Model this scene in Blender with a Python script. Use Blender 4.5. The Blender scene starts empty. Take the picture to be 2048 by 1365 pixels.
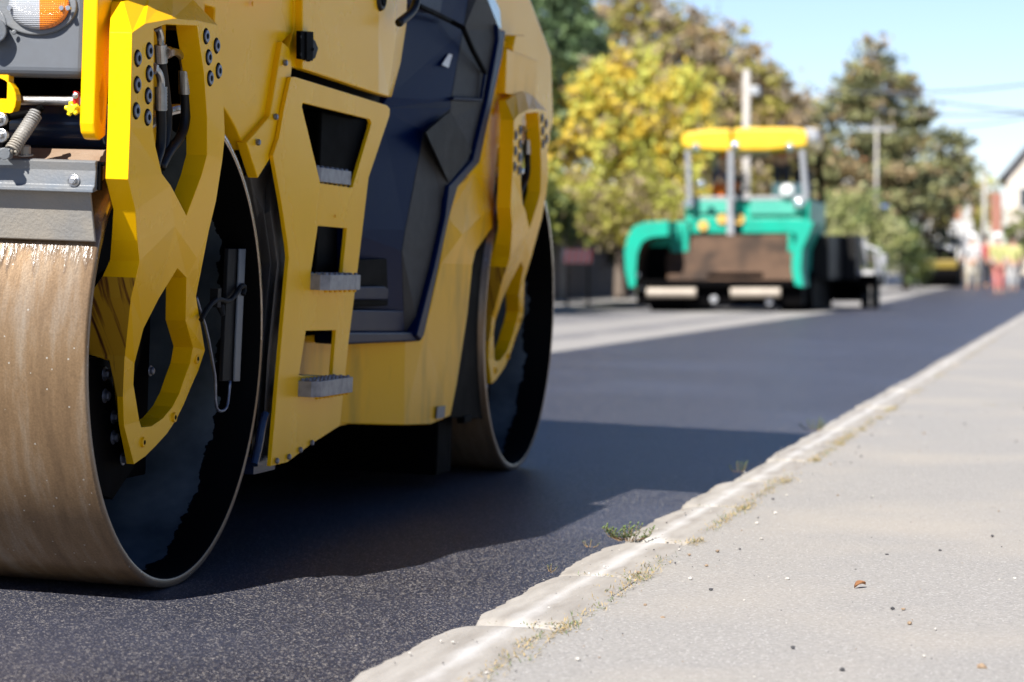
import bpy, bmesh, math, random
from mathutils import Vector, Matrix, noise
R=random.Random(7)
C=bpy.context.scene.collection
SC=bpy.context.scene
# ------------------------------------------------------------------ camera
FPX=4835.0; XV=2187.5; YV=548.9; TILT=.039; H=.796
def cam_basis():
    d=Vector(((XV-1024)/FPX,(YV-682.5)/FPX,1)); p=math.atan((682.5-YV)/FPX)
    up=Vector((0,-math.cos(p),-math.sin(p))); dn=d-up*d.dot(up); dn.normalize()
    return Matrix((dn.cross(up),dn,up))
MB=cam_basis(); CP=Vector((0,0,H))
OR=Vector((-2.264,5.75,.004))
EX=Vector((math.cos(TILT),0,-math.sin(TILT))); EZ=Vector((math.sin(TILT),0,math.cos(TILT)))
def ray(px,py): return MB@Vector(((px-1024)/FPX,(py-682.5)/FPX,1))
def L(px,py,x):            # measured outline point -> roller coordinates on the plane at local x
    w=ray(px,py); k=(x-(CP-OR).dot(EX))/w.dot(EX); P=CP+w*k-OR
    return Vector((x,P.y,P.dot(EZ)))
def LY(px,py,y):           # same on a plane across the machine
    w=ray(px,py); k=(y-(CP-OR).y)/w.y; P=CP+w*k-OR
    return Vector((P.dot(EX),y,P.dot(EZ)))
def W(px,py,y):            # world point at road distance y
    w=ray(px,py); return CP+w*(y/w.y)
def rise(y): return max(0,y-50)*.008
def zroad(x,y):
    return (.004-.039*(x+2.264) if x>-4.7 else .099)+rise(y)
# ------------------------------------------------------------------ materials
def srgb(r,g,b):
    f=lambda c:(c/255/12.92 if c<=10 else ((c/255+.055)/1.055)**2.4)
    return (f(r),f(g),f(b),1)
MATS={}
def newmat(name):
    m=bpy.data.materials.new(name); m.use_nodes=True
    return m,m.node_tree.nodes,m.node_tree.links,m.node_tree.nodes['Principled BSDF']
def N(nt,t,**kw):
    n=nt.new(t)
    for k,v in kw.items(): setattr(n,k,v)
    return n
def mat(name,base,rough=.5,metal=0,c2=None,ns=5,amt=.6,bump=0,bs=60,coat=0,stretch=(1,1,1),rv=.12,detail=6,lo=.4,hi=.7,trans=0,spec=.5):
    m,nt,lk,b=newmat(name)
    b.inputs['Roughness'].default_value=rough; b.inputs['Metallic'].default_value=metal
    b.inputs['Coat Weight'].default_value=coat; b.inputs['Coat Roughness'].default_value=.08
    base=tuple(base)[:3]+(1,); b.inputs['Specular IOR Level'].default_value=spec
    tc=N(nt,'ShaderNodeTexCoord'); mp=N(nt,'ShaderNodeMapping'); mp.inputs['Scale'].default_value=stretch
    lk.new(tc.outputs['Object'],mp.inputs['Vector'])
    n1=N(nt,'ShaderNodeTexNoise'); n1.inputs['Scale'].default_value=ns; n1.inputs['Detail'].default_value=detail
    lk.new(mp.outputs[0],n1.inputs['Vector'])
    mr=N(nt,'ShaderNodeMapRange'); mr.inputs[1].default_value=lo; mr.inputs[2].default_value=hi; mr.inputs[4].default_value=amt
    lk.new(n1.outputs['Fac'],mr.inputs[0])
    c2=tuple(c2)[:3]+(1,) if c2 else tuple(v*.8 for v in base[:3])+(1,)
    mx=N(nt,'ShaderNodeMix',data_type='RGBA'); mx.inputs['A'].default_value=base; mx.inputs['B'].default_value=c2
    lk.new(mr.outputs[0],mx.inputs['Factor']); lk.new(mx.outputs['Result'],b.inputs['Base Color'])
    if rv:
        r2=N(nt,'ShaderNodeMapRange'); r2.inputs[3].default_value=max(.02,rough-rv); r2.inputs[4].default_value=min(1,rough+rv)
        lk.new(n1.outputs['Fac'],r2.inputs[0]); lk.new(r2.outputs[0],b.inputs['Roughness'])
    if bump:
        n2=N(nt,'ShaderNodeTexNoise'); n2.inputs['Scale'].default_value=bs; n2.inputs['Detail'].default_value=3
        lk.new(tc.outputs['Object'],n2.inputs['Vector'])
        bp=N(nt,'ShaderNodeBump'); bp.inputs['Strength'].default_value=bump; bp.inputs['Distance'].default_value=.004
        lk.new(n2.outputs['Fac'],bp.inputs['Height']); lk.new(bp.outputs[0],b.inputs['Normal'])
    if trans:
        out=nt['Material Output']; t=N(nt,'ShaderNodeBsdfTranslucent'); ms=N(nt,'ShaderNodeMixShader'); ms.inputs[0].default_value=trans
        lk.new(mx.outputs['Result'],t.inputs[0]); lk.new(b.outputs[0],ms.inputs[1]); lk.new(t.outputs[0],ms.inputs[2]); lk.new(ms.outputs[0],out.inputs[0])
    MATS[name]=m; return m
YEL=mat('yellow_paint',(.98,.53,.003),.28,c2=(.93,.49,.004),ns=3,amt=.7,coat=0,spec=.13,bump=.06,bs=400,rv=.06)
YELD=mat('dirty_yellow_paint',(.94,.49,.003),.32,c2=(.36,.22,.04),ns=7,amt=.7,lo=.5,hi=.8,coat=0,spec=.12,bump=.15,bs=90,stretch=(1,1,.35))
NAVY=mat('navy_plastic',(.0006,.006,.036),.34,c2=(.0010,.008,.044),ns=8,bump=.1,bs=500,rv=.05,spec=.06)
GREYP=mat('grey_plastic',(.036,.033,.030),.5,c2=(.03,.028,.026),ns=30,bump=.25,bs=900,rv=.05,spec=.2)
DGREY=mat('dark_grey_plastic',(.012,.012,.012),.5,c2=(.018,.017,.017),ns=12,bump=.2,bs=700,spec=.1)
BLK=mat('black_metal',(.0015,.0015,.002),.6,c2=(.004,.0035,.003),ns=12,bump=.1,spec=.03)
RUB=mat('black_rubber',(.006,.006,.007),.42,bump=.1,bs=300,spec=.3)
STEEL=mat('zinc_steel',(.50,.50,.50),.32,metal=1,c2=(.3,.29,.27),ns=40,bump=.1,bs=300)
BOLT=mat('bolt_steel',(.22,.24,.30),.42,metal=.8,c2=(.12,.12,.14),ns=90,bump=.1)
TREAD=mat('cast_tread_metal',(.30,.30,.31),.5,metal=.6,c2=(.16,.16,.17),ns=40,bump=.4,bs=200)
SCRAP=mat('scraper_grey',(.125,.145,.17),.42,c2=(.18,.175,.165),ns=9,amt=.8,bump=.2,bs=150)
SCRP2=mat('worn_plate_grey',(.22,.22,.215),.45,c2=(.33,.29,.23),ns=6,amt=.9,bump=.35,bs=120,detail=9)
BROWNP=mat('dirt_covered_steel',(.22,.15,.10),.6,c2=(.32,.25,.19),ns=10,bump=.4,bs=150)
TANK=mat('navy_gloss',(.010,.022,.06),.22,c2=(.03,.035,.05),ns=14,amt=.5,bump=.05)
REDP=mat('red_plastic',(.5,.012,.008),.35)
YPL=mat('yellow_plastic',(.75,.60,.01),.35)
GLASS=mat('window_glass',(.35,.45,.52),.05,metal=.5)
WHITE=mat('plain_white',(.7,.72,.72),.4)
def lens(name,col,rough=.08):
    m,nt,lk,b=newmat(name); b.inputs['Base Color'].default_value=col+(1,); b.inputs['Roughness'].default_value=rough
    b.inputs['Coat Weight'].default_value=1; b.inputs['Coat Roughness'].default_value=.02
    tc=N(nt,'ShaderNodeTexCoord'); w=N(nt,'ShaderNodeTexChecker'); w.inputs['Scale'].default_value=190
    wv=N(nt,'ShaderNodeTexWave'); wv.inputs['Scale'].default_value=70
    lk.new(tc.outputs['Object'],wv.inputs['Vector'])
    w2=N(nt,'ShaderNodeTexWave',bands_direction='Z'); w2.inputs['Scale'].default_value=70; lk.new(tc.outputs['Object'],w2.inputs['Vector'])
    ad=N(nt,'ShaderNodeMath'); lk.new(wv.outputs['Fac'],ad.inputs[0]); lk.new(w2.outputs['Fac'],ad.inputs[1])
    bp=N(nt,'ShaderNodeBump'); bp.inputs['Strength'].default_value=.5; bp.inputs['Distance'].default_value=.003
    lk.new(ad.outputs[0],bp.inputs['Height']); lk.new(bp.outputs[0],b.inputs['Normal'])
    return m
AMB=lens('amber_lens',(.85,.22,.005)); CLR=lens('clear_lens',(.40,.42,.45),.12)
# drum steel: streaks run round the drum, wet film below the scraper; inside: old paint with a worn ragged edge
def drum_mat():
    m,nt,lk,b=newmat('drum_steel')
    tc=N(nt,'ShaderNodeTexCoord'); sp=N(nt,'ShaderNodeSeparateXYZ'); lk.new(tc.outputs['Object'],sp.inputs[0])
    at=N(nt,'ShaderNodeMath',operation='ARCTAN2'); ng=N(nt,'ShaderNodeMath',operation='MULTIPLY'); ng.inputs[1].default_value=-1; lk.new(sp.outputs['Y'],ng.inputs[0]); lk.new(sp.outputs['Z'],at.inputs[0]); lk.new(ng.outputs[0],at.inputs[1])
    cb=N(nt,'ShaderNodeCombineXYZ'); lk.new(sp.outputs['X'],cb.inputs[0]); lk.new(at.outputs[0],cb.inputs[1])
    mp=N(nt,'ShaderNodeMapping'); mp.inputs['Scale'].default_value=(15,1.3,1); lk.new(cb.outputs[0],mp.inputs[0])
    n1=N(nt,'ShaderNodeTexNoise'); n1.inputs['Scale'].default_value=1; n1.inputs['Detail'].default_value=8; n1.inputs['Roughness'].default_value=.65; lk.new(mp.outputs[0],n1.inputs[0])
    cr=N(nt,'ShaderNodeValToRGB'); e=cr.color_ramp.elements; e[0].position=.25; e[0].color=(.13,.082,.045,1); e[1].position=.74; e[1].color=(.34,.28,.21,1)
    x=cr.color_ramp.elements.new(.5); x.color=(.24,.155,.083,1)
    lk.new(n1.outputs['Fac'],cr.inputs[0])
    n2=N(nt,'ShaderNodeTexNoise'); n2.inputs['Scale'].default_value=210; n2.inputs['Detail'].default_value=6; lk.new(tc.outputs['Object'],n2.inputs[0])
    mr=N(nt,'ShaderNodeMapRange'); mr.inputs[1].default_value=.3; mr.inputs[2].default_value=.75; mr.inputs[3].default_value=.82; mr.inputs[4].default_value=1.18; lk.new(n2.outputs['Fac'],mr.inputs[0])
    mu=N(nt,'ShaderNodeMix',data_type='RGBA',blend_type='MULTIPLY'); mu.inputs['Factor'].default_value=1; lk.new(cr.outputs[0],mu.inputs['A']); lk.new(mr.outputs[0],mu.inputs['B'])
    # pale grit specks stuck on the steel
    vo=N(nt,'ShaderNodeTexVoronoi'); vo.inputs['Scale'].default_value=75; lk.new(tc.outputs['Object'],vo.inputs['Vector'])
    vs=N(nt,'ShaderNodeSeparateColor'); lk.new(vo.outputs['Color'],vs.inputs[0])
    g1=N(nt,'ShaderNodeMath',operation='GREATER_THAN'); g1.inputs[1].default_value=.93; lk.new(vs.outputs[0],g1.inputs[0])
    g2=N(nt,'ShaderNodeMath',operation='LESS_THAN'); g2.inputs[1].default_value=.17; lk.new(vo.outputs['Distance'],g2.inputs[0])
    gm=N(nt,'ShaderNodeMath',operation='MULTIPLY'); lk.new(g1.outputs[0],gm.inputs[0]); lk.new(g2.outputs[0],gm.inputs[1])
    ms=N(nt,'ShaderNodeMix',data_type='RGBA'); ms.inputs['B'].default_value=(.45,.42,.36,1); lk.new(gm.outputs[0],ms.inputs['Factor']); lk.new(mu.outputs['Result'],ms.inputs['A'])
    lk.new(ms.outputs['Result'],b.inputs['Base Color'])
    b.inputs['Metallic'].default_value=.4
    # wet film: angle just under the blade: atan2(z,-y) ~ .25 .. .45
    mp2=N(nt,'ShaderNodeMapping'); mp2.inputs['Scale'].default_value=(60,7,1); lk.new(cb.outputs[0],mp2.inputs[0])
    n3=N(nt,'ShaderNodeTexNoise'); n3.inputs['Scale'].default_value=1; n3.inputs['Detail'].default_value=5; lk.new(mp2.outputs[0],n3.inputs[0])
    w1=N(nt,'ShaderNodeMapRange'); w1.inputs[1].default_value=.10; w1.inputs[2].default_value=.46; lk.new(at.outputs[0],w1.inputs[0])
    ws=N(nt,'ShaderNodeMath',operation='MULTIPLY_ADD'); ws.inputs[1].default_value=.75; lk.new(n3.outputs['Fac'],ws.inputs[0])
    sb=N(nt,'ShaderNodeMath',operation='MULTIPLY'); sb.inputs[1].default_value=.55; lk.new(w1.outputs[0],sb.inputs[0]); lk.new(sb.outputs[0],ws.inputs[2])
    w2=N(nt,'ShaderNodeMapRange'); w2.inputs[1].default_value=.72; w2.inputs[2].default_value=.9; w2.inputs[3].default_value=.36; w2.inputs[4].default_value=.09; lk.new(ws.outputs[0],w2.inputs[0]); lk.new(w2.outputs[0],b.inputs['Roughness'])
    ct=N(nt,'ShaderNodeMapRange'); ct.inputs[1].default_value=.72; ct.inputs[2].default_value=.9; lk.new(ws.outputs[0],ct.inputs[0]); lk.new(ct.outputs[0],b.inputs['Coat Weight']); b.inputs['Coat Roughness'].default_value=.2
    cb2=N(nt,'ShaderNodeBump'); cb2.inputs['Strength'].default_value=1; cb2.inputs['Distance'].default_value=.007; lk.new(n3.outputs['Fac'],cb2.inputs['Height']); lk.new(cb2.outputs[0],b.inputs['Coat Normal'])
    ba=N(nt,'ShaderNodeMath',operation='ADD'); 
    n4=N(nt,'ShaderNodeTexNoise'); n4.inputs['Scale'].default_value=55; n4.inputs['Detail'].default_value=3; lk.new(tc.outputs['Object'],n4.inputs[0])
    lk.new(n2.outputs['Fac'],ba.inputs[0]); lk.new(n4.outputs['Fac'],ba.inputs[1])
    bp=N(nt,'ShaderNodeBump'); bp.inputs['Strength'].default_value=.09; bp.inputs['Distance'].default_value=.003; lk.new(ba.outputs[0],bp.inputs['Height']); lk.new(bp.outputs[0],b.inputs['Normal'])
    return m
DRUM=drum_mat()
def drum_in():
    m,nt,lk,b=newmat('drum_inside_worn_paint')
    tc=N(nt,'ShaderNodeTexCoord'); sp=N(nt,'ShaderNodeSeparateXYZ'); lk.new(tc.outputs['Object'],sp.inputs[0])
    n1=N(nt,'ShaderNodeTexNoise'); n1.inputs['Scale'].default_value=9; n1.inputs['Detail'].default_value=7; n1.inputs['Roughness'].default_value=.6; lk.new(tc.outputs['Object'],n1.inputs[0])
    md=N(nt,'ShaderNodeMath',operation='MULTIPLY_ADD'); md.inputs[1].default_value=.16; lk.new(n1.outputs['Fac'],md.inputs[0]); lk.new(sp.outputs['X'],md.inputs[2])
    gt=N(nt,'ShaderNodeMath',operation='GREATER_THAN'); gt.inputs[1].default_value=-.035; lk.new(md.outputs[0],gt.inputs[0])
    n2=N(nt,'ShaderNodeTexNoise'); n2.inputs['Scale'].default_value=6; n2.inputs['Detail'].default_value=6; lk.new(tc.outputs['Object'],n2.inputs[0])
    cr=N(nt,'ShaderNodeValToRGB'); e=cr.color_ramp.elements; e[0].position=.35; e[0].color=(.04,.052,.062,1); e[1].position=.7; e[1].color=(.105,.125,.135,1); lk.new(n2.outputs['Fac'],cr.inputs[0])
    mx=N(nt,'ShaderNodeMix',data_type='RGBA'); mx.inputs['B'].default_value=(.002,.002,.002,1); lk.new(gt.outputs[0],mx.inputs['Factor']); lk.new(cr.outputs[0],mx.inputs['A'])
    lk.new(mx.outputs['Result'],b.inputs['Base Color']); b.inputs['Roughness'].default_value=.55; b.inputs['Specular IOR Level'].default_value=.04
    return m
DRIN=drum_in()
def rust_mat():
    # yellow paint of the yoke edge with rust running down from the joint
    m,nt,lk,b=newmat('yellow_paint_with_rust_runs')
    tc=N(nt,'ShaderNodeTexCoord'); mp=N(nt,'ShaderNodeMapping'); mp.inputs['Scale'].default_value=(60,3.5,3.5); lk.new(tc.outputs['Object'],mp.inputs[0])
    n1=N(nt,'ShaderNodeTexNoise'); n1.inputs['Scale'].default_value=1; n1.inputs['Detail'].default_value=6; n1.inputs['Distortion'].default_value=.2; lk.new(mp.outputs[0],n1.inputs[0])
    cr=N(nt,'ShaderNodeValToRGB'); e=cr.color_ramp.elements; e[0].position=.32; e[0].color=(.04,.012,.005,1); e[1].position=.47; e[1].color=(.58,.31,.015,1)
    x=e.new(.39); x.color=(.22,.08,.01,1); lk.new(n1.outputs['Fac'],cr.inputs[0]); lk.new(cr.outputs[0],b.inputs['Base Color']); b.inputs['Roughness'].default_value=.5
    return m
RUST=rust_mat()
def ground_mat(name,cols,scale,speck=(.9,(.5,.5,.5,1)),rough=.8,big=None,bump=.5,patch=None,pscale=.7,bd=.004,dark=None,spec=.5):
    m,nt,lk,b=newmat(name); b.inputs['Specular IOR Level'].default_value=spec
    tc=N(nt,'ShaderNodeTexCoord')
    vo=N(nt,'ShaderNodeTexVoronoi'); vo.inputs['Scale'].default_value=scale; lk.new(tc.outputs['Object'],vo.inputs['Vector'])
    sc=N(nt,'ShaderNodeSeparateColor'); lk.new(vo.outputs['Color'],sc.inputs[0])
    n1=N(nt,'ShaderNodeTexNoise'); n1.inputs['Scale'].default_value=scale*.35; n1.inputs['Detail'].default_value=5; lk.new(tc.outputs['Object'],n1.inputs[0])
    cr=N(nt,'ShaderNodeValToRGB'); e=cr.color_ramp.elements; e[0].position=.3; e[0].color=cols[0]; e[1].position=.7; e[1].color=cols[1]; lk.new(n1.outputs['Fac'],cr.inputs[0])
    th=N(nt,'ShaderNodeMapRange'); th.inputs[1].default_value=speck[0]; th.inputs[2].default_value=min(1,speck[0]+.08); lk.new(sc.outputs[0],th.inputs[0])
    mx=N(nt,'ShaderNodeMix',data_type='RGBA'); mx.inputs['B'].default_value=speck[1]; lk.new(th.outputs[0],mx.inputs['Factor']); lk.new(cr.outputs[0],mx.inputs['A'])
    last=mx.outputs['Result']
    if big:
        v2=N(nt,'ShaderNodeTexVoronoi'); v2.inputs['Scale'].default_value=big[0]; lk.new(tc.outputs['Object'],v2.inputs['Vector']); s2=N(nt,'ShaderNodeSeparateColor'); lk.new(v2.outputs['Color'],s2.inputs[0])
        t3=N(nt,'ShaderNodeMapRange'); t3.inputs[1].default_value=big[1]; t3.inputs[2].default_value=1; lk.new(s2.outputs[1],t3.inputs[0])
        m4=N(nt,'ShaderNodeMix',data_type='RGBA'); m4.inputs['B'].default_value=big[2]; lk.new(t3.outputs[0],m4.inputs['Factor']); lk.new(last,m4.inputs['A']); last=m4.outputs['Result']
    if dark:
        t2=N(nt,'ShaderNodeMapRange'); t2.inputs[1].default_value=dark[0]; t2.inputs[2].default_value=dark[0]-.03; lk.new(sc.outputs[1],t2.inputs[0])
        m2=N(nt,'ShaderNodeMix',data_type='RGBA'); m2.inputs['B'].default_value=dark[1]; lk.new(t2.outputs[0],m2.inputs['Factor']); lk.new(last,m2.inputs['A']); last=m2.outputs['Result']
    if patch:
        n2=N(nt,'ShaderNodeTexNoise'); n2.inputs['Scale'].default_value=pscale; n2.inputs['Detail'].default_value=6; lk.new(tc.outputs['Object'],n2.inputs[0])
        r2=N(nt,'ShaderNodeMapRange'); r2.inputs[1].default_value=.45; r2.inputs[2].default_value=.75; r2.inputs[4].default_value=patch[1]; lk.new(n2.outputs['Fac'],r2.inputs[0])
        m3=N(nt,'ShaderNodeMix',data_type='RGBA'); m3.inputs['B'].default_value=patch[0]; lk.new(r2.outputs[0],m3.inputs['Factor']); lk.new(last,m3.inputs['A']); last=m3.outputs['Result']
    lk.new(last,b.inputs['Base Color']); b.inputs['Roughness'].default_value=rough
    mu=N(nt,'ShaderNodeMath',operation='MULTIPLY_ADD'); mu.inputs[1].default_value=.7; lk.new(sc.outputs[2],mu.inputs[0]); lk.new(n1.outputs['Fac'],mu.inputs[2])
    bp=N(nt,'ShaderNodeBump'); bp.inputs['Strength'].default_value=bump; bp.inputs['Distance'].default_value=bd; lk.new(mu.outputs[0],bp.inputs['Height']); lk.new(bp.outputs[0],b.inputs['Normal'])
    return m
ASPH=ground_mat('fresh_asphalt',((.005,.0055,.009,1),(.040,.043,.066,1)),330,speck=(.9,(.40,.37,.34,1)),big=(210,.95,(.42,.38,.33,1)),rough=.42,bump=.6,patch=((.080,.088,.125,1),.45),pscale=.5,bd=.004,spec=.42)
WALK=ground_mat('worn_pavement',((.245,.238,.226,1),(.335,.324,.308,1)),240,speck=(.93,(.50,.49,.48,1)),rough=.9,bump=.35,patch=((.40,.36,.305,1),.55),pscale=.9,dark=(.06,(.2,.19,.19,1)),spec=.3)
def old_mat():
    m=ground_mat('old_milled_road',((.12,.118,.125,1),(.20,.195,.195,1)),30,speck=(.9,(.4,.38,.36,1)),rough=.9,bump=.6,pscale=.6,bd=.01)
    nt=m.node_tree.nodes; lk=m.node_tree.links; b=nt['Principled BSDF']; src=b.inputs['Base Color'].links[0].from_socket
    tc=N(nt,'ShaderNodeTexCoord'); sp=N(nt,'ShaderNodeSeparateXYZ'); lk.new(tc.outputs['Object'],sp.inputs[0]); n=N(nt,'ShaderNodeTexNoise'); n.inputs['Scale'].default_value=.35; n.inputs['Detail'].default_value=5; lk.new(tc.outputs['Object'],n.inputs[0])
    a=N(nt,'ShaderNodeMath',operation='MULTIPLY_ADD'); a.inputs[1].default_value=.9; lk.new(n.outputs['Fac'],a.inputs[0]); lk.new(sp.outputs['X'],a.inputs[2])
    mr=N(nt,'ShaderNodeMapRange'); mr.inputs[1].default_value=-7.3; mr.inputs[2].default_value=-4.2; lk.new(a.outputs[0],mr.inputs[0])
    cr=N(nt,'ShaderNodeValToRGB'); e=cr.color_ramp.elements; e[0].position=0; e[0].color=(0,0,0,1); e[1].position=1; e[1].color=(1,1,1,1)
    for p,v in ((.12,0),(.22,.9),(.52,.8),(.60,.05),(.68,.05),(.75,.95)): x=e.new(p); x.color=(v,v,v,1)  # bands along the road: pale dust, sunlit strip and shadow streak painted in
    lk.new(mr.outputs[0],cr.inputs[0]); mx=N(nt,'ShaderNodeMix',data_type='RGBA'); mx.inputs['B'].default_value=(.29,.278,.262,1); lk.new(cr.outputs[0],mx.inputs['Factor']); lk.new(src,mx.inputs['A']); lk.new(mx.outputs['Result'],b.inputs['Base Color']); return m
OLD=old_mat()
SOIL=ground_mat('soil_and_grass',((.05,.06,.02,1),(.12,.11,.05,1)),12,speck=(.9,(.2,.17,.08,1)),rough=.95,bump=.6,bd=.03)
def kerb_mat():
    m,nt,lk,b=newmat('kerb_concrete')
    tc=N(nt,'ShaderNodeTexCoord'); sp=N(nt,'ShaderNodeSeparateXYZ'); lk.new(tc.outputs['Object'],sp.inputs[0])
    mk=N(nt,'ShaderNodeMapping'); mk.inputs['Scale'].default_value=(1.2,.22,1); lk.new(tc.outputs['Object'],mk.inputs[0]); n1=N(nt,'ShaderNodeTexNoise'); n1.inputs['Scale'].default_value=14; n1.inputs['Detail'].default_value=8; n1.inputs['Roughness'].default_value=.6; lk.new(mk.outputs[0],n1.inputs[0])
    cr=N(nt,'ShaderNodeValToRGB'); e=cr.color_ramp.elements; e[0].position=.3; e[0].color=(.25,.23,.205,1); e[1].position=.7; e[1].color=(.38,.36,.33,1); lk.new(n1.outputs['Fac'],cr.inputs[0])
    # worn white paint line along the middle of the kerb top
    mp=N(nt,'ShaderNodeMapping'); mp.inputs['Scale'].default_value=(14,5,1); lk.new(tc.outputs['Object'],mp.inputs[0])
    n2=N(nt,'ShaderNodeTexNoise'); n2.inputs['Scale'].default_value=1; n2.inputs['Detail'].default_value=6; lk.new(mp.outputs[0],n2.inputs[0])
    a=N(nt,'ShaderNodeMath',operation='ADD'); a.inputs[1].default_value=1.232; lk.new(sp.outputs['X'],a.inputs[0])
    ab=N(nt,'ShaderNodeMath',operation='ABSOLUTE'); lk.new(a.outputs[0],ab.inputs[0])
    mr=N(nt,'ShaderNodeMapRange'); mr.inputs[1].default_value=.055; mr.inputs[2].default_value=.0; mr.inputs[4].default_value=.8; lk.new(ab.outputs[0],mr.inputs[0])
    ad=N(nt,'ShaderNodeMath',operation='MULTIPLY_ADD'); ad.inputs[1].default_value=1.0; lk.new(n2.outputs['Fac'],ad.inputs[0]); lk.new(mr.outputs[0],ad.inputs[2])
    m2=N(nt,'ShaderNodeMapRange'); m2.inputs[1].default_value=.85; m2.inputs[2].default_value=1.6; m2.inputs[4].default_value=.75; lk.new(ad.outputs[0],m2.inputs[0])
    mx=N(nt,'ShaderNodeMix',data_type='RGBA'); mx.inputs['B'].default_value=(.62,.62,.62,1); lk.new(m2.outputs[0],mx.inputs['Factor']); lk.new(cr.outputs[0],mx.inputs['A'])
    lk.new(mx.outputs['Result'],b.inputs['Base Color']); b.inputs['Roughness'].default_value=.85
    n3=N(nt,'ShaderNodeTexNoise'); n3.inputs['Scale'].default_value=130; n3.inputs['Detail'].default_value=4; lk.new(tc.outputs['Object'],n3.inputs[0])
    bp=N(nt,'ShaderNodeBump'); bp.inputs['Strength'].default_value=.5; bp.inputs['Distance'].default_value=.004; lk.new(n3.outputs['Fac'],bp.inputs['Height']); lk.new(bp.outputs[0],b.inputs['Normal'])
    return m
KERB=kerb_mat()
# ------------------------------------------------------------------ mesh helpers
def obj(name,bm,mats,parent=None,smooth=False,bevel=0,seg=2,kind=None):
    me=bpy.data.meshes.new(name)
    bmesh.ops.recalc_face_normals(bm,faces=bm.faces[:]) if not bm.get('nr') else None
    bm['b'].to_mesh(me) if isinstance(bm,dict) else bm.to_mesh(me)
    o=bpy.data.objects.new(name,me); C.objects.link(o)
    for m in (mats if isinstance(mats,(list,tuple)) else [mats]): me.materials.append(m)
    if smooth:
        for p in me.polygons: p.use_smooth=True
    if bevel:
        b=o.modifiers.new('Bevel','BEVEL'); b.width=bevel; b.segments=seg; b.limit_method='ANGLE'; b.angle_limit=math.radians(30); b.harden_normals=False
    if parent: o.parent=parent
    if kind: o['kind']=kind
    return o
def fin(name,bm,mats,parent=None,recalc=True,**kw):
    if recalc: bmesh.ops.recalc_face_normals(bm,faces=bm.faces[:])
    me=bpy.data.meshes.new(name); bm.to_mesh(me); bm.free()
    o=bpy.data.objects.new(name,me); C.objects.link(o)
    for m in (mats if isinstance(mats,(list,tuple)) else [mats]): me.materials.append(m)
    if kw.get('smooth'):
        for p in me.polygons: p.use_smooth=True
    if kw.get('bevel'):
        b=o.modifiers.new('Bevel','BEVEL'); b.width=kw['bevel']; b.segments=kw.get('seg',2); b.limit_method='ANGLE'; b.angle_limit=math.radians(kw.get('ang',30))
    if parent is not None: o.parent=parent
    if kw.get('kind'): o['kind']=kw['kind']
    if kw.get('loc'): o.location=kw['loc']
    return o
def box(bm,c,s,rot=None,mi=0):
    r=bmesh.ops.create_cube(bm,size=1); M=Matrix.Translation(c)@(rot if rot else Matrix())@Matrix.Diagonal((s[0],s[1],s[2],1))
    bmesh.ops.transform(bm,matrix=M,verts=r['verts'])
    for v in r['verts']:
        for f in v.link_faces: f.material_index=mi
    return r['verts']
def boxr(bm,a,b,mi=0):   # from corner to corner
    a=Vector(a);b=Vector(b); return box(bm,(a+b)/2,[abs(v) for v in (b-a)],mi=mi)
def cyl(bm,a,b,r1,r2=None,seg=16,mi=0,cap=True):
    a=Vector(a);b=Vector(b);d=b-a;l=d.length
    r=bmesh.ops.create_cone(bm,cap_ends=cap,segments=seg,radius1=r1,radius2=r1 if r2 is None else r2,depth=l)
    M=Matrix.Translation((a+b)/2)@d.to_track_quat('Z','Y').to_matrix().to_4x4()
    bmesh.ops.transform(bm,matrix=M,verts=r['verts'])
    for v in r['verts']:
        for f in v.link_faces: f.material_index=mi
def tube(bm,pts,r,seg=10,mi=0,smoothn=0):
    pts=[Vector(p) for p in pts]
    for _ in range(smoothn):
        q=[pts[0]]
        for i in range(len(pts)-1): q+= [pts[i].lerp(pts[i+1],.25),pts[i].lerp(pts[i+1],.75)]
        q.append(pts[-1]); pts=q
    rs=r if isinstance(r,(list,tuple)) else None
    rings=[];up=Vector((0,0,1))
    for i,p in enumerate(pts):
        t=(pts[min(i+1,len(pts)-1)]-pts[max(i-1,0)]).normalized()
        if abs(t.dot(up))>.95: up=Vector((0,1,0)) if abs(t.z)>.9 else Vector((0,0,1))
        n=(up-t*up.dot(t)).normalized(); b=t.cross(n); up=n
        rr=r if rs is None else rs[0]+(rs[-1]-rs[0])*i/(len(pts)-1)
        rings.append([bm.verts.new(p+(n*math.cos(2*math.pi*k/seg)+b*math.sin(2*math.pi*k/seg))*rr) for k in range(seg)])
    for i in range(len(rings)-1):
        for k in range(seg):
            f=bm.faces.new((rings[i][k],rings[i][(k+1)%seg],rings[i+1][(k+1)%seg],rings[i+1][k])); f.material_index=mi
    for rg in (rings[0],rings[-1]):
        f=bm.faces.new(rg); f.material_index=mi
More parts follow.
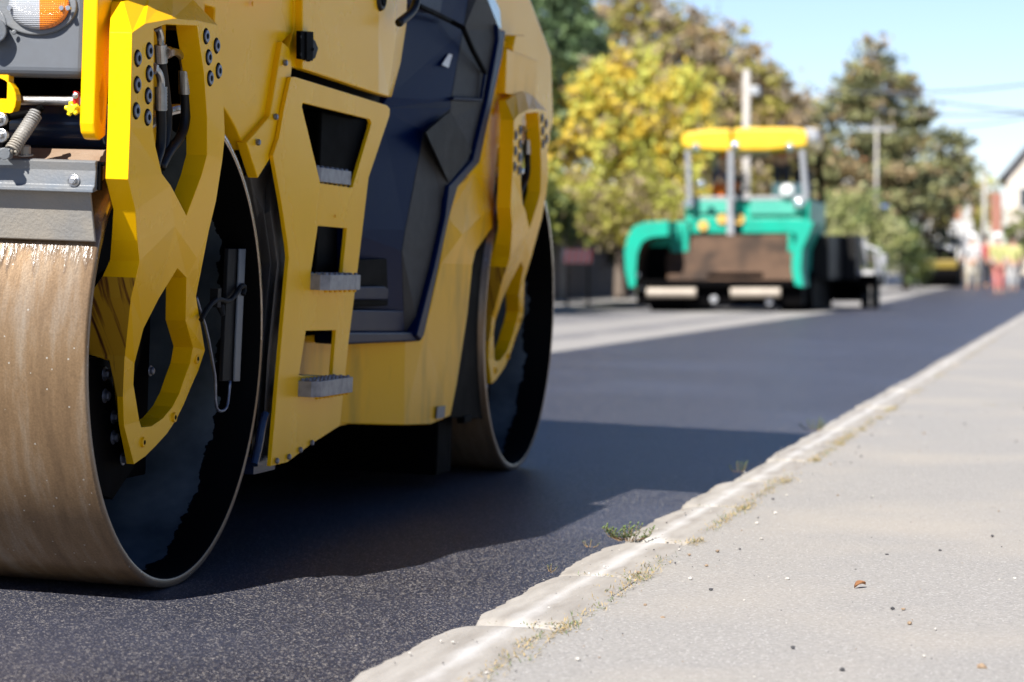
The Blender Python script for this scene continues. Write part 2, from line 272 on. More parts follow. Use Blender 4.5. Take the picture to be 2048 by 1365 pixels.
def prism(bm,outer,d,holes=(),mi=0):   # outer: 3D points of a flat outline, extruded by vector d, with holes
    d=Vector(d); es=[];
    loops=[]
    for lp in [outer]+list(holes):
        vs=[bm.verts.new(p) for p in lp]; loops.append(vs)
        es+=[bm.edges.new((vs[i],vs[(i+1)%len(vs)])) for i in range(len(vs))]
    g=bmesh.ops.triangle_fill(bm,edges=es,use_beauty=True,use_dissolve=False)
    fs=[f for f in g['geom'] if isinstance(f,bmesh.types.BMFace)]
    bmesh.ops.dissolve_limit(bm,angle_limit=.001,verts=sum(loops,[]),edges=list({e for f in fs for e in f.edges if len(e.link_faces)==2}))
    fs=list({f for l in loops for v in l if v.is_valid for f in v.link_faces})
    cp={}
    for f in fs:
        for v in f.verts:
            if v not in cp: cp[v]=bm.verts.new(v.co+d)
    for f in fs: f.material_index=mi; bm.faces.new([cp[v] for v in reversed(f.verts)]).material_index=mi
    done=set()
    for f in fs:
        for e in f.edges:
            if len([x for x in e.link_faces if x in fs])==1 and e not in done:
                done.add(e); a,b=e.verts; bm.faces.new((a,b,cp[b],cp[a])).material_index=mi
def plate(name,pts,x,t,m,parent,holes=(),bevel=.002,**kw):
    bm=bmesh.new(); prism(bm,[L(p[0],p[1],x) for p in pts],(-t,0,0),[[L(p[0],p[1],x) for p in h] for h in holes])
    return fin(name,bm,m,parent,bevel=bevel,**kw)
def surf(name,V,F,t,m,parent,part=None,bevel=.002,mi=None,conv=True,**kw):
    # faceted shell: V = {key:(px,py,x)}, F = faces, partner verts t behind (or given in part)
    bm=bmesh.new(); a={};b={}
    for k,v in V.items():
        p=L(*v) if conv else Vector(v); a[k]=bm.verts.new(p)
        q=part.get(k) if part else None
        if q is None: q=p+Vector((-t,0,0))
        elif isinstance(q,(int,float)): q=p+Vector((-q,0,0))
        else: q=L(*q)
        b[k]=bm.verts.new(q)
    cnt={}
    for f in F:
        bm.faces.new([a[k] for k in f]); bm.faces.new([b[k] for k in reversed(f)])
        for i in range(len(f)):
            e=(f[i],f[(i+1)%len(f)]); 
            if (e[1],e[0]) in cnt: cnt.pop((e[1],e[0]))
            elif e in cnt: cnt.pop(e)
            else: cnt[e]=1
    for (i,j) in cnt:
        fc=bm.faces.new((a[j],a[i],b[i],b[j]))
        if mi and (i in mi and j in mi): fc.material_index=1
    for v in list(bm.verts):
        if not v.link_faces: bm.verts.remove(v)
    return fin(name,bm,m,parent,bevel=bevel,**kw)
def empty(name,loc,label=None,cat=None,group=None,rz=0,kind=None):
    o=bpy.data.objects.new(name,None); C.objects.link(o); o.location=loc; o.rotation_euler=(0,0,rz); tag(o,label,cat,group,kind); return o
def tag(o,label=None,cat=None,group=None,kind=None):
    for k,v in (('label',label),('category',cat),('group',group),('kind',kind)):
        if v: o[k]=v
    return o
def copyo(o,parent,off=(0,0,0),name=None):
    c=o.copy(); C.objects.link(c); c.parent=parent; c.location=Vector(o.location)+Vector(off)
    return c
def kids(o): return [x for x in bpy.data.objects if x.parent==o]
# ------------------------------------------------------------------ road roller
RO=empty('road_roller',OR,'big yellow tandem road roller with navy flank and large steel drums, nearest machine','road roller')
RO.rotation_euler=(0,TILT,0)
def lathe(bm,prof,seg=128,mis=None):   # profile of (x,r) turned round the x axis
    rings=[[bm.verts.new((x,r*math.cos(2*math.pi*k/seg),r*math.sin(2*math.pi*k/seg))) for k in range(seg)] for x,r in prof]
    for i in range(len(rings)-1):
        for k in range(seg):
            f=bm.faces.new((rings[i][k],rings[i][(k+1)%seg],rings[i+1][(k+1)%seg],rings[i+1][k])); f.material_index=mis[i] if mis else 0; f.smooth=True
def hexbolt(name,parent,p,r=.014,l=.012,m=None,washer=True,d=(1,0,0),loc=None):
    bm=bmesh.new(); p=Vector(p); d=Vector(d)
    if washer: cyl(bm,p,p+d*.003,r*1.45,seg=20)
    cyl(bm,p+d*.002,p+d*l,r,seg=6); cyl(bm,p+d*l,p+d*(l+.002),r*.75,seg=16)
    return fin(name,bm,m or BOLT,parent,bevel=.001)
bm=bmesh.new()
lathe(bm,[(-1.9,.585),(-1.9,.606),(-1.896,.61),(-.004,.61),(0,.606),(0,.588),(-.004,.585),(-.46,.585)],seg=192,mis=[1,0,0,0,0,1,1])
DR=fin('drum',bm,[DRUM,DRIN],RO,recalc=True,loc=(0,0,.61))
bm=bmesh.new(); lathe(bm,[(-.46,.587),(-.46,.30),(-.40,.26),(-.34,.24),(-.34,.001)],seg=64)
HD=fin('hub_disc',bm,BLK,DR)
for k in range(10):
    bm=bmesh.new(); a=k*math.pi/5; cyl(bm,(-.34,.19*math.cos(a),.19*math.sin(a)),(-.325,.19*math.cos(a),.19*math.sin(a)),.013,seg=6)
    fin('hub_bolt',bm,BOLT,DR)
WB=3.77
D2=copyo(DR,RO,(-.012,WB,.0))
for k in kids(DR): copyo(k,D2)
# yoke ---------------------------------------------------------------
V={1:(264,66,.09),2:(290,48,.09),3:(345,38,.09),4:(392,41,.09),5:(436,51,.09),6:(447,205,.09),7:(450,271,.09),8:(445,319,.085),9:(432,403,.065),10:(418,461,.045),11:(406,523,.018),12:(392,593,-.02),13:(410,701,-.065),14:(381,777,-.085),15:(353,839,-.09),16:(312,892,-.09),'13b':(397,741,-.077),'14b':(368,809,-.088),'15b':(334,868,-.09),'16b':(291,913,-.09),'d2':(380,728,-.075),'e2':(359,787,-.087),'f2':(326,837,-.09),'20b':(249,722,-.062),17:(268,929,-.09),18:(248,851,-.09),19:(246,794,-.08),20:(250,712,-.06),21:(262,597,.01),22:(272,556,.035),23:(279,523,.05),24:(275,482,.065),25:(271,421,.08),26:(256,359,.088),27:(260,256,.09),
'ta':(308,58,.09),'tb':(330,49,.09),'tc':(394,52,.09),'r1':(408,147,.09),'r2':(414,234,.09),'r3':(414,311,.088),'r4':(403,352,.08),'X':(373,432,.06),'l4':(342,372,.078),'l3':(324,348,.083),'l2':(311,293,.088),'l1':(306,256,.09),
'a':(355,537,.016),'b':(373,556,.004),'c':(371,642,-.036),'d':(386,695,-.064),'e':(369,757,-.082),'f':(345,814,-.09),'g':(303,853,-.09),'h':(283,855,-.09),'i':(279,843,-.09),'j':(267,769,-.078),'k':(269,728,-.066),'l':(287,658,-.032),'m':(318,597,-.006),'m1':(349,453,.055),'m2':(394,517,.025),
'w1':(247,4,.04),'w2':(300,-12,.04),'w25':(345,-14,.04),'w3':(386,0,.04)}
F=[[1,2,3,'tb','ta','l1','l2','l3',26,27],[3,4,'tc','tb'],[4,5,6,7,'r3','r2','r1','tc'],[7,8,9,'X','r4','r3'],[9,10,'m2','X'],['X','m2','m1'],[26,'l3','l4','X','m1',24,25],
 [24,'m1','a','m',22,23],['m1','m2','b','a'],['m2',10,11,12,'c','b'],[22,'m','l',21],[21,'l','k',20],[20,'k','20b'],['20b','k','j',19],[19,'j','i',18],[18,'i','h',17],[17,'h','16b'],['16b','h','g',16],[16,'g','f2','15b'],['15b','f2','f',15],[15,'f','e2','14b'],['14b','e2','e',14],[14,'e','d2','13b'],['13b','d2','d',13],[13,'d','c',12],
 [1,'w1','w2',2],[2,'w2','w25',3],[3,'w25','w3',4],[4,'w3',5]]
T={k:.055 for k in V}
T.update({22:.085,21:.11,23:.075,24:.065,19:.016,20:.10,'20b':.04,18:.014,17:.02,'w1':.03,'w2':.03,'w25':.03,'w3':.03})
YK=surf('yoke',V,F,.055,[YEL,RUST],RO,part=T,bevel=.006,seg=3,ang=12,mi={20,21,22,19,'20b'})
# the yoke's upper bridge and inner cheek plate
bm=bmesh.new(); boxr(bm,(-.20,-.52,1.45),(.03,.0,1.62)); boxr(bm,(-.20,.02,.95),(-.12,.12,1.5)); 
fin('yoke_bridge',bm,YELD,YK,bevel=.004)
def sock(p,parent):
    bm=bmesh.new(); p=Vector(p)
    cyl(bm,p-Vector((.002,0,0)),p+Vector((.001,0,0)),.0205,seg=24,mi=1); cyl(bm,p,p+Vector((.005,0,0)),.0155,seg=24,mi=0); cyl(bm,p,p+Vector((.0062,0,0)),.008,seg=6,mi=1)
    return fin('bolt',bm,[BOLT,BLK],parent,bevel=.0012)
for q in [(275,117),(274,170),(272,222),(298,102),(298,148),(296,192),(295,235),(412,73),(433,92),(417,115),(437,142),(420,157)]: sock(L(q[0],q[1],.09),YK)
for q,x in [((392,718),-.073),((347,835),-.09),((285,885),-.09)]:
    bm=bmesh.new(); p=L(q[0],q[1],x); cyl(bm,p,p+Vector((.006,0,0)),.014,.012,seg=20); cyl(bm,p,p+Vector((.0068,0,0)),.006,seg=12,mi=1); fin('threaded_boss',bm,[YELD,BLK],YK)
def hose(ferr,elb,drop,x,name='hydraulic_hose'):
    bm=bmesh.new(); tube(bm,[L(a,b,x) for a,b in drop],.0125,smoothn=2); h=fin(name,bm,RUB,YK,smooth=True)
    bm=bmesh.new(); a,b=[L(p[0],p[1],x) for p in ferr]
    d=(b-a); n=7
    for i in range(n): cyl(bm,a+d*(i/n),a+d*((i+.78)/n),.0155,seg=16); cyl(bm,a+d*((i+.78)/n),a+d*((i+1)/n),.0142,seg=16)
    tube(bm,[L(p[0],p[1],x) for p in elb],.0095,smoothn=2); e=L(elb[0][0],elb[0][1],x); f=L(elb[1][0],elb[1][1],x)
    cyl(bm,e,e.lerp(f,.35),.015,seg=6); fin('hose_fitting',bm,STEEL,h)
hose([(322,174),(322,222)],[(303,136),(316,141),(322,160),(322,176)],[(322,220),(323,262),(321,300),(313,320),(308,345)],.035)
hose([(369,142),(370,189)],[(334,106),(350,103),(364,112),(368,128),(369,143)],[(370,186),(372,240),(362,275),(340,300),(322,335)],.035)
hose([(321,90),(323,127)],[(312,50),(318,60),(322,75),(322,92)],[(323,124),(330,180),(336,240),(330,290),(318,318)],.02)
# rear yoke and its copied details
Y2=copyo(YK,RO,(-.015,WB,.035))
for k in kids(YK):
    c=copyo(k,Y2)
    for g in kids(k): copyo(g,c)
# bearing plate inside the drum mouth
BP=plate('bearing_plate',[(120,716),(214,716),(226,742),(246,800),(262,905),(268,935),(225,1000),(120,960)],-.135,.02,BLK,RO)
for q in [(209,748),(209,792),(226,834),(226,875),(245,917)]: hexbolt('plate_bolt',BP,L(q[0],q[1],-.135),.0125,.013)
B2=copyo(BP,RO,(-.012,WB,.012))
for k in kids(BP): copyo(k,B2)
bm=bmesh.new(); cyl(bm,(-.36,0,.61),(-.19,0,.61),.19,seg=40); cyl(bm,(-.5,0,.61),(-.15,0,.61),.10,seg=32)
boxr(bm,(-.30,-.28,.25),(-.20,.28,1.0)); boxr(bm,(-.30,-.12,.95),(-.2,.12,1.4)); 
DV=fin('drum_drive',bm,BLK,RO,bevel=.006)
hexbolt('drive_bolt',DV,L(300,742,-.145),.010,.01)
copyo(DV,RO,(0,WB,0))
# parking bar with wire clip in the back of the drum mouth
bm=bmesh.new(); prism(bm,[L(457,498,-.035),L(488,498,-.035),L(476,763,-.035),L(445,763,-.035)],(-.012,0,0)); prism(bm,[L(476,498,-.033),L(488,498,-.033),L(476,763,-.033),L(465,763,-.033)],(.006,0,0),mi=1)
SB=fin('hanging_scraper_bar',bm,[DGREY,SCRAP],RO,bevel=.002)
bm=bmesh.new()
tube(bm,[L(a,b,-.03) for a,b in [(393,595),(400,620),(414,662),(427,735),(431,757),(431,812),(438,824),(452,820),(457,800),(460,762)]],.004,seg=8,smoothn=1); fin('wire_loop',bm,BOLT,SB,smooth=True)
bm=bmesh.new(); tube(bm,[L(a,b,-.022) for a,b in [(402,640),(418,612),(436,597),(456,605),(470,592),(484,570),(490,575),(486,590)]],.007,seg=8,smoothn=1); boxr(bm,L(430,600,-.03)-Vector((.01,.012,.02)),L(430,600,-.03)+Vector((.012,.014,.03))); cyl(bm,L(440,612,-.03),L(446,632,-.02),.012,.006,seg=8); fin('clip',bm,DGREY,SB,bevel=.001)
hexbolt('bolt',DV,L(408,788,-.2),.011,.012)
# front flank: fender plate following the drum, flange, hood side, door -------------
def fender_arc(y0,y1,r,n=14): 
    out=[]
    for i in range(n+1):
        y=y0+(y1-y0)*i/n; out.append((y,.61+math.sqrt(r*r-y*y)))
    return out
bm=bmesh.new()
arc=fender_arc(.16,.425,.668)
pl=[(y,z) for y,z in arc]
e1=[L(*p,-.004) for p in [(540,232),(565,84),(590,60),(590,-330)]]
out=[Vector((-.004,y,z)) for y,z in pl]+e1+[Vector((-.004,-.05,2.0)),Vector((-.004,-.05,1.48)),Vector((-.004,.16,1.48))]
prism(bm,out,(-.07,0,0)); FP=fin('fender_plate',bm,YEL,RO,bevel=.004)
FL=plate('fender_flange',[(565,84),(540,232.6),(493,286),(496,295),(516,357),(545,310),(558,276),(568.5,216),(582,155),(584,135),(578,95)],.012,.03,YEL,FP,bevel=.003)
for q in [(567,126),(547.5,234),(512.5,285)]: hexbolt('flange_bolt',FP,L(q[0],q[1],.012),.009,.010,washer=False)
plate('hood_side',[(590,-330),(602,-330),(602,138),(584,135),(578,95),(588,60)],.0,.06,YEL,RO,bevel=.002)
hexbolt('bolt',FP,L(503,8,0),.008,.004,YEL,washer=False)
dv={'a':(605,-330,.02),'b':(605,138,.02),'c':(757,188,.02),'d':(757,-330,.02),'e':(777,193.5,.008),'f':(790,-330,.008),'e1':(792,70,.008),'g':(783,195,-.02),'h':(801,128,-.03),'i':(813,50,-.03),'j':(820,-330,-.03),'c1':(757,60,.02)}
DO=surf('side_door',dv,[['a','b','c','c1','d'],['c1','c','e','e1'],['d','c1','e1','f'],['e','g','h','e1'],['e1','h','i'],['f','e1','i','j']],.03,YEL,RO,bevel=.004)
# hinge
bm=bmesh.new(); prism(bm,[L(592,62,.024),L(618,64,.024),L(617,122,.024),L(592,118,.024)],(.014,0,0)); prism(bm,[L(614,73,.022),L(623,82,.022),L(629,97,.022),L(623,116,.022),L(612,124,.022),L(608,100,.022)],(.012,0,0),mi=1)
cyl(bm,L(610,64,.036),L(610,121,.036),.007,seg=12)
for q in [(600,74),(600,109),(626,99)]: cyl(bm,L(q[0],q[1],.038),L(q[0],q[1],.038)+Vector((.004,0,0)),.005,seg=10,mi=1)
fin('hinge',bm,[BLK,DGREY],DO,bevel=.002)
bm=bmesh.new(); p=L(760,-2,.02); cyl(bm,p,p+Vector((.012,0,0)),.040,.034,seg=28); cyl(bm,p+Vector((.01,0,0)),p+Vector((.016,0,0)),.024,seg=24,mi=1); fin('door_latch',bm,[RUB,BLK],DO,bevel=.002)
bm=bmesh.new(); tube(bm,[L(a,b,x) for a,b,x in [(812,-200,.06),(835,-60,.07),(834,0,.07),(826,24,.07),(798,46,.06)]],.014,seg=12,smoothn=2); fin('grab_rail',bm,RUB,RO,smooth=True)
# step plate -------------------------------------------------------------
SP=plate('step_plate',[(582,155),(590,154),(774,211),(780,218),(779,232),(737,357),(725,460),(716,535),(697,687),(679,853),(623.6,888),(575,925),(541.5,933),(560,716),(576,536),(578,517),(576,494),(564,412),(546,312),(558,276),(568.5,216)],.025,.012,YEL,RO,
 holes=[[(606,206),(740,239),(743,246),(740,258),(705,376),(641,367),(604,214)],[(636,452),(694,457),(685,548),(621.5,548)],[(612,662),(672,661),(664.6,753),(598,751)]],bevel=.0015)
def tread(p0,p1,x0,x1,h,teeth=7):
    a=L(*p0,.025); b=L(*p1,.025); bm=bmesh.new(); y0,y1=a.y,b.y; z=(a.z+b.z)/2
    prism(bm,[Vector((x0,y0,z-h)),Vector((x0,y0,z)),Vector((x1-.012,y0,z)),Vector((x1,y0+.02,z)),Vector((x1,y0+.02,z-h*.8)),Vector((x1-.012,y0,z-h))][:0] or [Vector((x0,y0,z)),Vector((x1-.02,y0,z)),Vector((x1,y0+.03,z)),Vector((x1,y1,z)),Vector((x0,y1,z))],(0,0,-h))
    n=teeth
    for i in range(n):
        for j in range(3):
            yy=y0+.025+(y1-y0-.04)*i/(n-1); xx=x1-.012-j*.022
            cyl(bm,(xx,yy,z-.001),(xx,yy,z+.006),.007,.005,seg=8)
        cyl(bm,(x1-.012,y0+.03+(y1-y0-.05)*i/(n-1),z-h-.007),(x1-.012,y0+.03+(y1-y0-.05)*i/(n-1),z-h+.002),.006,seg=6,mi=1)
    return fin('step_tread',bm,[TREAD,YELD],SP,bevel=.0015)
tread((640,338),(706,340),-.10,.020,.042)
tread((621.5,549),(690,549),-.10,.075,.045)
tread((597,757),(668,757),-.10,.085,.046,9)
for q in [(551,922),(575,914),(598,900),(621,886)]: hexbolt('plate_bolt',SP,L(q[0],q[1],.025),.009,.008,washer=False)
hexbolt('bolt',SP,L(669,433,.025),.006,.003,YEL,washer=False)
# behind the step plate: dark frame with boxes added to block light under the machine, yellow inner web, hoses seen through the openings
bm=bmesh.new(); boxr(bm,(-1.82,.78,.30),(-.30,3.0,1.9)); boxr(bm,(-1.95,.75,.24),(-1.83,3.0,1.9)); boxr(bm,(-1.9,-.6,.95),(-1.86,.75,1.9)); boxr(bm,(-1.9,3.0,.95),(-1.86,4.4,1.9)); boxr(bm,(-1.8,.70,.36),(-.12,.80,.9)); boxr(bm,(-.32,.80,1.30),(-.06,1.85,1.42)); boxr(bm,(-.5,.66,.33),(-.10,.70,1.25)); boxr(bm,(-1.8,2.5,.34),(-.12,2.98,1.35)); boxr(bm,(-.4,1.45,.34),(-.13,2.5,1.3)); boxr(bm,(-1.8,-.5,1.50),(-.25,.8,2.0)); boxr(bm,(-1.8,3.0,1.5),(-.25,4.4,2.0))
CH=fin('chassis',bm,BLK,RO,bevel=.01)
bm=bmesh.new(); boxr(bm,(-.12,.84,.30),(-.10,1.75,.60)); fin('inner_web',bm,YELD,RO,bevel=.003)
bm=bmesh.new(); tube(bm,[(-.16,.80,1.27),(-.13,.95,1.275),(-.14,1.15,1.25),(-.2,1.25,1.26)],.014,smoothn=2); tube(bm,[(-.2,1.0,1.1),(-.17,1.2,1.16),(-.2,1.4,1.17)],.010,smoothn=1); fin('hose_bundle',bm,SCRP2,CH,smooth=True)
# dark mudguard between drum and step plate
mv={'a':(500,352,-.04),'b':(545,318,-.04),'c':(566,420,-.02),'d':(577,520,-.02),'e':(577,528,-.02),'f':(562,716,-.02),'g':(543,925,-.02),'h':(505,935,-.04),'i':(515,905,-.05),'j':(531,720,-.05),'k':(530,640,-.05),'m':(528,530,-.05),'n':(518,440,-.05),'o':(555,527,-.0),'p':(540,420,-.01),'q':(535,716,.0),'r':(525,880,-.01)}
surf('mudguard',mv,[['a','b','p','n'],['b','c','p'],['n','p','o','m'],['p','c','d','o'],['m','o','q','j','k'],['o','d','e','f','q'],['j','q','r','i'],['q','f','g','r'],['i','r','g','h']],.02,mat('mudguard_grey',(.095,.088,.08),.5,c2=(.075,.07,.065),ns=20,bump=.2,bs=600),RO,bevel=.003)
bm=bmesh.new(); tube(bm,[L(a,b,.0) for a,b in [(531,828),(524,850),(518,890),(508,930)]],.012,smoothn=1); boxr(bm,L(508,915,-.02),L(530,938,-.05)); fin('drain_hose',bm,TANK,RO)
# navy side body ------------------------------------------------------------
nv={'B0':(943,-30,-.03),'B1':(926,61,-.03),'B2':(902,202,-.02),'B2b':(902,217,-.02),'B3':(848,263,-.035),'B4':(811,460,-.03),'B5':(804,503,-.03),'B6':(808,640,-.03),'B7':(810,683,-.03),
'C1':(1000,60,0),'C3':(979,202,.0),'C4':(950,320,0),'C5':(899,372,.005),'C6':(893,435,.0),'C7':(871,535,0),'C8':(840,668,0),'E1':(965,-30,0),
'N0':(775,-30,-.12),'N1':(775,195,-.10),'N2':(760,217,-.10),'N3':(690,460,-.10),'N4':(690,640,-.10),'N5':(690,683,-.10),'N1b':(800,195,-.09)}
nf=[['E1','B0','B1','C1'],['B1','B2','C3','C1'],['B2','B2b','C3'],['B2b','B3','C5','C4','C3'],['B3','B4','C6','C5'],['B4','B5','C7','C6'],['B5','B6','C8','C7'],['B6','B7','C8']]
SB2=surf('side_panel',nv,nf,.03,GREYP,RO,bevel=.004)
nf2=[['N0','N1','B2','B1','B0'],['N1','N2','B3','B2b','B2'],['N2','N3','B4','B3'],['N3','B5','B4'],['N3','N4','B6','B5'],['N4','N5','B7','B6']]
NP=surf('navy_panel',nv,nf2,.03,NAVY,RO,bevel=.004)
# dark inset grooves, lip, step pockets and pale patch of the side body
bm=bmesh.new()
gr=[(838,12),(900,42),(926,56),(946,102),(970,146)]
for i in range(len(gr)-1):
    a=L(*gr[i],.003 if gr[i][0]>920 else -.03); b=L(*gr[i+1],.003 if gr[i+1][0]>920 else -.03); tube(bm,[a,b],.010,seg=6)
fin('panel_groove',bm,BLK,SB2)
bm=bmesh.new(); tube(bm,[L(970,146,.003),L(961,200,.003),L(904,197,-.012)],.007,seg=6,smoothn=0); fin('panel_lip',bm,NAVY,SB2)
bm=bmesh.new(); 
prism(bm,[L(*p,.012) for p in [(996,48),(1002,60),(1012,62),(1005,115),(986,202),(959.5,327),(916,376),(899,436),(878,535),(849,671),(843,683),(833,671),(868,535),(890,435),(898,372),(946,320),(975,202),(997,80)]],(-.05,0,0))
prism(bm,[L(*p,.0) for p in [(690,664),(835,664),(843,683),(690,690)]],(-.10,0,0))
fin('edge_lip',bm,NAVY,SB2,bevel=.008,seg=3)
plate('panel_facet',[(902,222),(944,303),(898,366),(852,265)],.006,.006,DGREY,SB2,bevel=.001)
bm=bmesh.new(); prism(bm,[L(*p,-.05) for p in [(700,520),(795,516),(806,530),(806,612),(700,612)]],(-.02,0,0)); prism(bm,[L(*p,-.03) for p in [(700,574),(770,573),(778,580),(775,600),(700,600)]],(-.04,0,0),mi=1); prism(bm,[L(*p,-.02) for p in [(690,620),(808,622),(809,664),(690,664)]],(-.06,0,0),mi=1)
fin('foot_pocket',bm,[BLK,NAVY],NP,bevel=.004)
plate('pale_patch',[(898,108),(915,113),(906,140),(884,130)],-.035,.002,WHITE,NP,bevel=0)  # small pale parallelogram laid on the navy panel
plate('cab_window',[(945,-60),(962,-60),(1000,20),(1003,58),(996,56),(975,20),(950,-2)],-.05,.01,GLASS,RO,bevel=0)
# yellow lower rear box and rear flank ---------------------------------------
rv={'a':(697,683,-.10),'b':(810,684,-.03),'c':(849,665,-.02),'d':(880,530,-.02),'e':(895,435,-.02),'f':(916,372,-.02),'g':(946,345,-.02),'h':(965,430,.0),'i':(988,360,-.02),'j':(988,420,-.02),'k':(985,455,-.02),'l':(952,502,-.01),'m':(945,531,-.01),'n':(935,630,-.01),'o':(914,768,-.01),'p':(901,832,-.015),'q':(863,849,-.015),'r':(808,851,-.02),'s':(681,848,-.10),'t':(925,470,.005)}
RB=surf('lower_side_box',rv,[['a','b','r','s'],['b','c','o','p','q','r'],['c','d','t','m','n','o'],['d','e','f','g','h','t'],['g','i','j','h'],['h','j','k','l','t'],['t','l','m']],.05,YELD,RO,bevel=.004)
plate('reflector_patch',[(875,814),(891,812),(889,836),(873,838)],-.008,.002,SCRAP,RB,bevel=0)
RF=plate('rear_flank',[(1000,72),(1013,84),(1022,94),(1037,111),(1044,111),(1050,71),(1060,110),(1098,249),(1101,276),(1096,297),(1088,290),(1060,262),(1030,258),(1008,270),(996,300),(990,371),(985,440),(960,400),(930,340),(960,250)],-.02,.05,YEL,RO,bevel=.004)
bm=bmesh.new(); a=[(1027,91),(1032,71),(1050,71),(1064,118),(1064,126),(1056,128),(1050,112),(1026,111)]; prism(bm,[L(*p,.01) for p in a],(-.14,0,0)); fin('lifting_eye',bm,YEL,RF,bevel=.004)
bm=bmesh.new(); prism(bm,[L(*p,-.018) for p in [(1052,138),(1055,138),(1055,158),(1052,158)]],(.002,0,0)); fin('small_mark',bm,SCRAP,RF)
bm=bmesh.new(); rr_=.632; ar=[]
for i in range(15):
    a=math.pi-math.radians(56)+i*math.radians(94)/14; ar.append(Vector((-.03,WB+rr_*math.cos(a),.622+rr_*math.sin(a))))
prism(bm,ar+[Vector((-.03,2.72,.27)),Vector((-.03,2.72,1.13))],(-.06,0,0)); RM=fin('rear_mudguard',bm,BLK,RO,bevel=.004)
bm=bmesh.new(); boxr(bm,(-1.85,2.80,.05),(-.08,3.0,.40)); boxr(bm,(-.05,2.95,.235),(-.02,3.06,.262)); fin('scraper_light_block',bm,BLK,RO,bevel=.004)  # large box brought down to block light in front of the rear drum
# hood and rear deck, canopy (above the frame, casting the shadow)
bm=bmesh.new(); boxr(bm,(-1.86,-.40,1.46),(-.03,.62,2.02)); boxr(bm,(-.1,-.42,1.57),(.07,.60,2.05)); HB=fin('front_hood',bm,YEL,RO,bevel=.03,seg=3)
bm=bmesh.new(); prism(bm,[Vector((-.09,y,z)) for y,z in [(2.9,1.5),(2.9,2.25),(3.6,2.15),(4.5,1.75),(4.6,1.45),(4.5,1.35),(2.9,1.35)]],(-1.75,0,0)); fin('rear_hood',bm,YEL,RO,bevel=.03,seg=3)
bm=bmesh.new(); boxr(bm,(-1.8,.62,1.7),(-.06,2.75,1.98)); fin('cab_floor',bm,NAVY,RO,bevel=.02)
bm=bmesh.new()
boxr(bm,(-1.95,.35,2.92),(.12,3.75,3.02))
CR=fin('canopy_roof',bm,YEL,RO,bevel=.03,seg=3)
for (x,y) in [(-.16,.75),(-1.74,.75),(-.16,3.1),(-1.74,3.1)]:
    bm=bmesh.new(); boxr(bm,(x-.04,y-.04,1.95),(x+.04,y+.04,2.93)); fin('canopy_post',bm,BLK,RO,bevel=.008)
bm=bmesh.new(); boxr(bm,(-1.25,1.6,2.0),(-.65,2.1,2.4)); boxr(bm,(-1.25,2.05,2.35),(-.65,2.2,2.9)); fin('operator_seat',bm,BLK,RO,bevel=.04,seg=3)
# front end: light panel, bracket, pipe, tank, scraper ------------------------------
YF=-.64
LPM=mat('light_panel_grey',(.10,.112,.13),.5,c2=(.09,.098,.11),ns=30,bump=.25,bs=900)
bm=bmesh.new(); boxr(bm,(-1.86,YF+.01,1.24),(LY(163,80,YF).x,YF+.10,1.95)); LP=fin('light_panel',bm,LPM,RO,bevel=.02,seg=4)
def ell(cx,cy,rx,ry,y,n=40): return [LY(cx+rx*math.cos(2*math.pi*i/n),cy+ry*math.sin(2*math.pi*i/n),y) for i in range(n)]
HL=None
bm=bmesh.new(); prism(bm,ell(72,12,80,58,YF),(0,.02,0)); prism(bm,ell(-22,50,34,38,YF-.004),(0,.02,0)); 
cyl(bm,LY(28,65,YF-.002),LY(28,65,YF-.008),.006,seg=12); cyl(bm,LY(-12,62,YF-.002),LY(-12,62,YF-.04),.03,.028,seg=24)
HL=fin('headlight',bm,SCRAP,RO,bevel=.004)
def dome(bm,cx,cy,rx,ry,y,h,ang0,ang1,mi=0,n=28,m=7):
    rings=[]
    for j in range(m):
        s=math.cos(j/(m-1)*math.pi/2*.98); d=math.sin(j/(m-1)*math.pi/2)*h
        rings.append([bm.verts.new(LY(cx+rx*s*math.cos(a),cy+ry*s*math.sin(a),y-d)) for a in [ang0+(ang1-ang0)*i/(n-1) for i in range(n)]])
    for j in range(m-1):
        for i in range(n-1):
            f=bm.faces.new((rings[j][i],rings[j][i+1],rings[j+1][i+1],rings[j+1][i])); f.smooth=True
    c=bm.verts.new(LY(cx,cy,y-h))
    for i in range(n-1): bm.faces.new((rings[-1][i],rings[-1][i+1],c)).smooth=True
hp=math.pi/2
bm=bmesh.new(); dome(bm,79,12,60,48,YF-.004,.022,-hp,hp); fin('amber_indicator',bm,AMB,HL)
bm=bmesh.new(); dome(bm,79,12,62,48,YF-.004,.022,hp,3*hp); fin('clear_lamp',bm,CLR,HL)
for q in [(22,17),(126,17),(139,17)]:
    bm=bmesh.new(); p=LY(q[0],q[1],YF-.012); cyl(bm,p,p-Vector((0,.010,0)),.0055,seg=12); fin('screw',bm,STEEL,HL)
# yellow lifting bracket at the panel's corner
bm=bmesh.new(); x0,x1=LY(158,250,-.63).x,LY(189,200,-.63).x
o=[(-.63,2.0),(-.63,1.135),(-.622,1.112),(-.605,1.1),(-.585,1.1),(-.558,1.11),(-.553,1.2),(-.545,1.3),(-.535,2.0)]
ho=[(-.60,1.20),(-.592,1.15),(-.580,1.135),(-.570,1.15),(-.566,1.20),(-.582,1.25)]
prism(bm,[Vector((x1,y,z)) for y,z in o],(-(x1-x0),0,0),[[Vector((x1,y,z)) for y,z in ho]]); BRK=fin('lifting_bracket',bm,YEL,RO,bevel=.006,seg=3)
bm=bmesh.new(); boxr(bm,(-1.85,-.53,1.255),(-.06,-.45,1.60)); fin('cross_member',bm,YELD,RO,bevel=.01)
